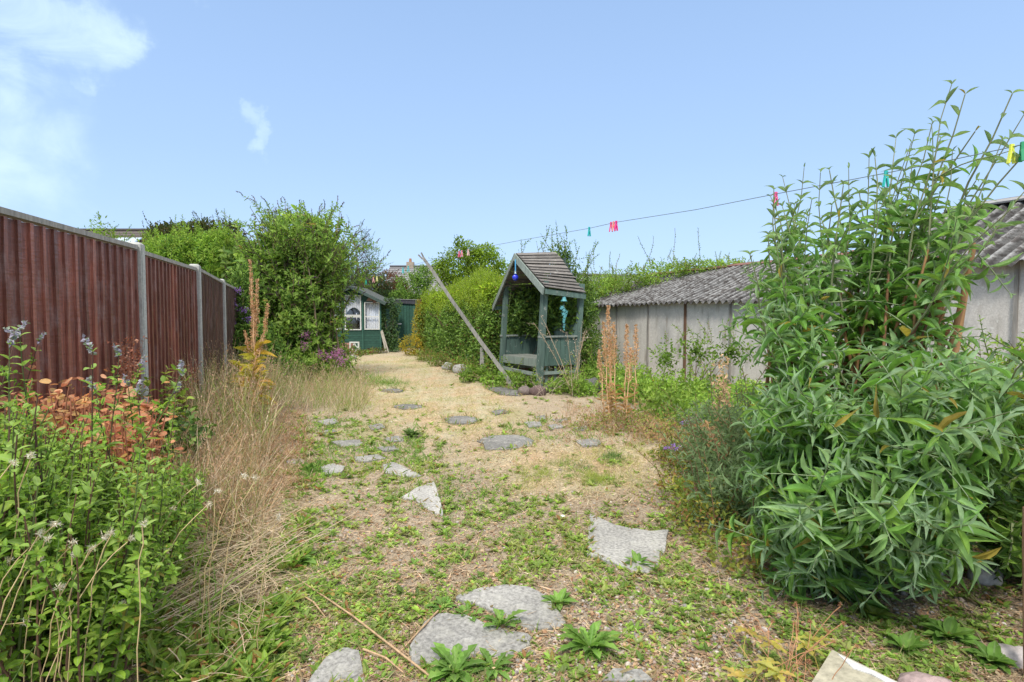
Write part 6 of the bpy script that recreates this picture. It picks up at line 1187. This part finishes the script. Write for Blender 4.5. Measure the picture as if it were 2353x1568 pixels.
mb = MB(); n = 60; px = rng.uniform(280, 620, n); Yd = rng.uniform(1.85, 2.6, n); X_ = (px - CX) / FPX * Yd; b = onz(X_, Yd, 0.); D_ = np.stack([rng.normal(size=n) * .5 + .2, rng.normal(size=n) * .3, np.ones(n) * .9], -1); putleaves(mb, [blade(.5, 6), blade(.8, 6), blade(.25, 6)], b, D_, rnd3(n), rng.uniform(.15, .42, n), .022, pal([(.30, .44, .10), (.22, .38, .08), (.40, .46, .14)], n)); stuff(mb, 'green_grass_blades', 'broad green grass blades rising through the straw at the bottom left', 'grass', 'leaf', True)
# dried mullein like spike with yellow leaves
def spike_plant(name, lab, cat, base_px, Yd, tops, cols, leafcols, dens=60, r=.028, lw=.16, low=0.45, group=None, x_=.03, spikefrac=.45, nl=9):
    x = (base_px - CX) / FPX * Yd; o_ = (x, Yd, gzf(x, Yd)); t_ = thing(name, o_, lab, cat, group); n = len(tops); B_ = np.array([o_] * n) + rng.normal(size=(n, 3)) * np.array([x_, x_, 0]); T_ = np.array([tuple(P(a, b_, Yd + rng.normal() * x_)) for a, b_ in tops]); Pt = arcs(B_, T_, .45, .5, 9, .008)
    mS, mH, mL = MB(), MB(), MB(); mS.tubes(Pt, np.linspace(1, .4, 9)[None] * .009 + np.zeros((n, 1)), 6, cols[0]); L_ = np.linalg.norm(T_ - B_, axis=1)
    for k in range(n):
        m = int(dens * L_[k] * 8 * spikefrac); tt = rng.uniform(1 - spikefrac, 1, m); q, T = along(Pt[k:k + 1], np.sort(tt)); q = q[0]; w_ = (1 - (np.sort(tt) - (1 - spikefrac)) / spikefrac) ** .5 * r + .006; d = rnd3(m) * np.array([1, 1, .4]); putleaves(mH, T_SM, q + d * w_[:, None] * rng.uniform(.2, 1, (m, 1)), d + np.array([0, 0, .8]), rnd3(m), .018 * rng.uniform(.6, 1.4, m), .8, pal(cols, m, .25))
    stem_leaves(mL, Pt, nl, lw, .30, leafcols, T_LONG, t0=.04, t1=low, pitch=(40, 95), keep=.8); mS.build('stem', M['stem'], t_); mH.build('seed_spike', M['straw'], t_); mL.build('leaves', M['leaf'], t_, smooth=True); return t_
ORS = [(.66, .42, .24), (.74, .52, .32), (.56, .32, .17)]
spike_plant('dried_mullein', 'tall dried orange brown flower spike with yellow green leaves before the large bush', 'plant', 578, 6.9, [(575, 596), (592, 640), (580, 690), (620, 700), (565, 760)], ORS, YEL + [(.44, .50, .08), (.5, .5, .1)], lw=.24, low=.42, dens=80)
spike_plant('dried_mullein', 'short yellowing leafy stalk at the foot of the tall dried spike', 'plant', 570, 6.4, [(548, 830), (592, 800), (600, 850)], ORS, YEL + [(.62, .36, .14)], lw=.22, low=.9, dens=30, r=.02, nl=12)
FX = [(1398, 700, 'tallest'), (1410, 742, 'second tallest'), (1388, 740, ''), (1440, 745, ''), (1462, 748, ''), (1376, 805, ''), (1402, 780, ''), (1450, 800, '')]
labs = ['tallest dried foxglove stalk right of the arbour', 'dried foxglove stalk just right of the tallest one, slightly shorter', 'dried foxglove stalk directly left of the tallest one', 'dried foxglove stalk with a wide gap left of it, second from the right', 'rightmost dried foxglove stalk before the cement wall', 'shortest and leftmost dried foxglove stalk', 'dried foxglove stalk hidden half behind the tallest one', 'shorter dried foxglove stalk between the two right ones']
for (px, py, _), lab in zip(FX, labs): spike_plant('dried_foxglove', lab, 'dried plant', 1390 + (px - 1376) * .75, 7.1 + rng.uniform(-.2, .2), [(px, py)], ORS, TAN + [(.60, .36, .18)], dens=95, r=.038, lw=.11, low=.35, group='dried foxglove stalks right of the arbour', nl=12)
spray('dead_thistle', 'dead plant', 'dead branching thistle with pale tufted heads at the right arbour post', [(1320 + rng.uniform(-14, 18), 9.3, rng.uniform(735, 790), 1325 + rng.uniform(-28, 30)) for _ in range(6)] + [(1318, 9.2, 742, 1228), (1318, 9.2, 725, 1243)], [(.40, .30, .20)], [(.50, .42, .36), (.42, .33, .28), (.60, .54, .46)], hs=.02, hn=7, r=.004, spread=.16)
spray('dead_thistle', 'dead plant', 'grey dead twiggy stems before the dark rocks near the arbour', [(1235 + rng.uniform(-20, 100), 8.9, rng.uniform(830, 890), 1240 + rng.uniform(-30, 110)) for _ in range(7)], [(.46, .38, .30)], [(.52, .44, .38), (.45, .35, .30)], hs=.012, hn=5, r=.0022, spread=.10)
spray('withered_flower', 'dead plant', 'withered tan flower stalk drooping at the left side of the huge shrub', [(1690 + rng.uniform(-10, 14), 4.3, rng.uniform(840, 900), 1650 + rng.uniform(-10, 20)) for _ in range(5)], [(.50, .34, .20)], [(.66, .46, .28), (.58, .40, .24)], hs=.03, hn=9, r=.003, spread=.08)
spray('withered_flower', 'dead plant', 'withered orange stalk leaning out over the weeds below the purple flower', [(1690, 4.0, rng.uniform(955, 1010), 1635 + rng.uniform(-8, 14)) for _ in range(4)], [(.50, .34, .20)], [(.62, .38, .20), (.55, .36, .2)], hs=.03, hn=8, r=.003, spread=.06)
# plants right: brambles, edge weeds
def mound(name, cat, lab, blobs, n, L, W, palette, tms=T_SM, kind=None, mat='leaf', seed=1., shell=.6, arch=0, **kw):
    c_ = blobs[0][0]; t_ = thing(name, (c_[0], c_[1], max(0, gzf(c_[0], c_[1]))), lab, cat, kw.pop('group', None), kind); m_, m2 = MB(), MB(); crown(m_, blobs, n, L, W, palette, tms=tms, seed=seed, shell=shell, zmin=.01, **kw); limbs(m2, (c_[0], c_[1], 0), blobs, 14, .012, (.20, .12, .08), seed=seed)
    if arch:
        q_, nn_ = crown_pts(blobs, arch, .1, seed, .2); s_ = nn_[:, 2] > .1; q_, nn_ = q_[s_], nn_[s_]; Pt = paths(q_, nn_ * .7 + np.array([0, 0, .6]) + rng.normal(size=q_.shape) * .3, rng.uniform(.12, .4, len(q_)), 6, .6 * rng.random(len(q_)), .1); stem_leaves(m_, Pt, 8, L, W, palette, tms, pitch=(45, 75)); m2.tubes(Pt, .003, 3, (.22, .14, .08))
    m2.build('stems', M['bark'], t_); m_.build('foliage', M[mat], t_); return t_
def gb_(px, Yd, rx, ry, rz, z=None): return (((px - CX) / FPX * Yd, Yd, (rz * .55 if z is None else z)), (rx, ry, rz))
mound('bramble', 'bramble', 'sprawling green bramble thicket along the foot of the cement wall', [gb_(1500, 8.6, .5, .6, .26), gb_(1580, 8.2, .6, .7, .30), gb_(1660, 7.7, .6, .6, .28), gb_(1720, 7.2, .6, .6, .30), gb_(1450, 8.8, .4, .5, .24), gb_(1560, 7.0, .5, .5, .22), gb_(1640, 6.4, .5, .5, .22), gb_(1430, 9.6, .5, .6, .30)], 15000, .065, .62, BRIGHT + MID, seed=31., arch=120, rough=.35)
mound('bramble', 'bramble', 'thin bramble shoots climbing the wall under the brown joint strip', [gb_(1600, 8.9, .3, .15, .25, .75), gb_(1680, 8.0, .35, .12, .22, .8), gb_(1530, 9.4, .2, .12, .3, .6)], 900, .06, .6, MID, seed=32., shell=.95, arch=26)
mound('purple_leaved_groundcover', 'plant', 'low reddish brown dying groundcover before the brambles', [gb_(1480, 6.4, .5, .5, .13), gb_(1560, 5.8, .5, .4, .12), gb_(1400, 6.6, .4, .4, .12), gb_(1620, 5.3, .35, .4, .14)], 4200, .032, .7, [(.42, .24, .15), (.50, .32, .18), (.30, .22, .10), (.24, .34, .08), (.34, .40, .10)], seed=33.)
mound('yellow_green_weed', 'weeds', 'yellow green low weeds along the left foot of the huge shrub', [gb_(1600, 4.6, .22, .4, .12), gb_(1590, 3.9, .2, .4, .12), gb_(1640, 3.4, .25, .3, .12), gb_(1560, 5.0, .25, .3, .1), gb_(1700, 3.0, .2, .25, .10), gb_(1610, 5.6, .3, .3, .16)], 5200, .035, .6, [(.30, .34, .06), (.22, .30, .06), (.16, .26, .05), (.42, .38, .08), (.30, .14, .07)], seed=34., arch=60)
mound('catmint', 'plant', 'grey green fine leaved plant spilling left of the huge shrub', [gb_(1690, 4.6, .35, .4, .40), gb_(1650, 4.3, .25, .3, .28), gb_(1720, 4.0, .35, .3, .42), gb_(1700, 3.5, .3, .3, .3)], 7000, .06, .22, [(.24, .34, .17), (.18, .28, .12), (.30, .40, .22)], tms=T_LONG[:1], seed=35., arch=120, shell=.8)
mound('weed_clump', 'weeds', 'leafy green weed clump at the bottom of the leaning clothes prop', [gb_(1150, 10.6, .35, .3, .17), gb_(1095, 11.2, .35, .3, .2), gb_(1200, 10.0, .25, .2, .16)], 2400, .07, .6, BRIGHT + MID, seed=36., arch=30)
mound('weed_clump', 'weeds', 'green weeds around the side rail of the arbour, by the pale round stone', [gb_(1285, 9.6, .3, .3, .16), gb_(1320, 9.7, .25, .3, .2), gb_(1360, 10.2, .3, .3, .3), gb_(1340, 9.2, .25, .2, .16)], 3000, .055, .6, MID + BRIGHT, seed=37., arch=50)
mound('weed_clump', 'weeds', 'tall green weeds between the arbour back post and the cement wall corner', [gb_(1350, 11.0, .35, .4, .6, .5), gb_(1385, 10.6, .3, .3, .4, .35)], 3400, .06, .4, MID + DARK, seed=38., arch=60)
mound('weed_clump', 'weeds', 'dry edged green plants along the foot of the privet hedge', [gb_(1085, 12.0, .3, .3, .2), gb_(1050, 13.2, .3, .3, .22), gb_(1010, 14.8, .35, .4, .22), gb_(980, 16.5, .35, .5, .22)], 4200, .05, .5, MID + [(.40, .30, .12), (.36, .18, .09)], seed=39., arch=60)
mound('pink_flowering_plant', 'plant', 'leafy plant with pink flower heads at the right foot of the large bush', [gb_(745, 11.2, .4, .3, .4), gb_(785, 11.4, .25, .3, .3), gb_(690, 11.0, .4, .3, .4), gb_(640, 10.8, .4, .3, .35)], 4200, .08, .5, BRIGHT + MID, seed=40., arch=60)
pk = bpy.data.objects['pink_flowering_plant']
for px, py in ((735, 815), (748, 820), (771, 815), (778, 808), (785, 829), (705, 770), (700, 795)):
    p_ = np.array(at(px, py, 10.95)); q_ = p_ + rng.normal(size=(110, 3)) * np.array([.05, .04, .045]); m_ = MB(); putleaves(m_, T_SM, q_, rnd3(110), rnd3(110), .028, .9, pal([(.48, .18, .36), (.58, .28, .46), (.38, .16, .36)], 110)); m_.build('flower_head', M['straw'], pk)
mound('grass_clump', 'grass', 'dark shady grass and weeds under the left side of the large bush', [gb_(600, 10.6, .5, .3, .4), gb_(560, 9.4, .4, .4, .35)], 3200, .16, .10, [(.20, .32, .08), (.14, .24, .06), (.34, .36, .12)], tms=T_BL, seed=41., arch=0)
mound('doorstep_weeds', 'weeds', 'rusty and green weeds in front of the brick stack by the summer house', [gb_(808, 18.6, .4, .3, .16), gb_(835, 19.0, .3, .2, .10), gb_(862, 19.8, .4, .15, .12)], 1600, .06, .6, RUST + MID, seed=42.)
# purple flower fallen at the shrub's foot
for (pa, pb_, Yd, lab) in (((1565, 972), (1612, 966), 5.2, 'purple cone shaped flower head resting on the weeds at the huge shrub'), ((1525, 1030), (1560, 1026), 4.4, 'faint small purple flower lying on the dry ground before the huge shrub')):
    a_, b_ = np.array(at(*pa, Yd)), np.array(at(*pb_, Yd)); m = 260 if Yd > 5 else 60; u = rng.random((m, 1)); q_ = a_ + (b_ - a_) * u + rng.normal(size=(m, 3)) * .016 * (.4 + u); m_ = MB(); putleaves(m_, T_SM, q_, rnd3(m), rnd3(m), .016, .9, pal([(.36, .22, .58), (.46, .32, .66), (.28, .16, .45)], m)); tag(m_.build('purple_flower', M['straw'], org=tuple(a_)), lab, 'flower', 'purple flowers by the huge shrub')
# yellow leaved plant and bur stalks, lower right
yl = thing('yellow_leaved_plant', tuple(G(1700, 1560)), 'small plant with lobed bright yellow leaves at the bottom, left of the broken brick', 'plant'); mL, mS = MB(), MB()
for cx, cy in ((1700, 1555), (1760, 1525), (1775, 1480), (1850, 1480), (1868, 1470), (1715, 1450), (1790, 1545)):
    p_ = np.array(tuple(G(cx, cy, .09))); b_ = p_.copy(); b_[2] = .0; b_[0] += rng.normal() * .03; b_[1] -= .02; mS.tubes(np.array([[b_, (b_ + p_) / 2 + rng.normal(size=3) * .006, p_]]), .0018, 4, (.45, .36, .10)); k = 6; ph = np.arange(k) * 1.05 + rng.uniform(0, 6); D_ = np.stack([np.cos(ph), np.sin(ph), rng.uniform(-.2, .5, k)], -1); putleaves(mL, T_LOBE, np.repeat(p_[None], k, 0), D_, np.array([0, 0, 1.]), rng.uniform(.04, .07, k), .55, pal([(.58, .50, .10), (.52, .50, .13), (.38, .44, .09), (.58, .42, .12)], k))
mS.build('stems', M['stem'], yl); mL.build('leaves', M['leaf'], yl, smooth=True)
av = thing('avens', tuple(G(1790, 1540)), 'thin branching stalks with brown bur seed heads left of the broken brick', 'plant'); mS, mH = MB(), MB(); bb = np.array(tuple(G(1800, 1590)))
for cx, cy in ((1663, 1385), (1718, 1400), (1775, 1428), (1740, 1440), (1828, 1388), (1835, 1412), (1862, 1428), (1825, 1432), (1903, 1452), (1832, 1452), (1938, 1432), (1970, 1485), (1930, 1388), (1640, 1410), (1916, 1475), (1860, 1520)):
    p_ = np.array(tuple(G(cx, cy, .16 + rng.uniform(-.04, .05)))); b_ = bb + rng.normal(size=3) * np.array([.05, .04, 0]); b_[2] = 0; Pt = arcs(b_[None], p_[None], .35, .6, 7, .004); mS.tubes(Pt, .0013, 4, (.40, .20, .10)); m = 46; mH = MB(); putleaves(mH, T_ST, np.repeat(p_[None], m, 0), rnd3(m), rnd3(m), .013, .12, pal([(.42, .20, .11), (.55, .30, .17), (.30, .13, .08)], m)); mH.build('bur_head', M['straw'], av)
mS.build('stems', M['stem'], av)
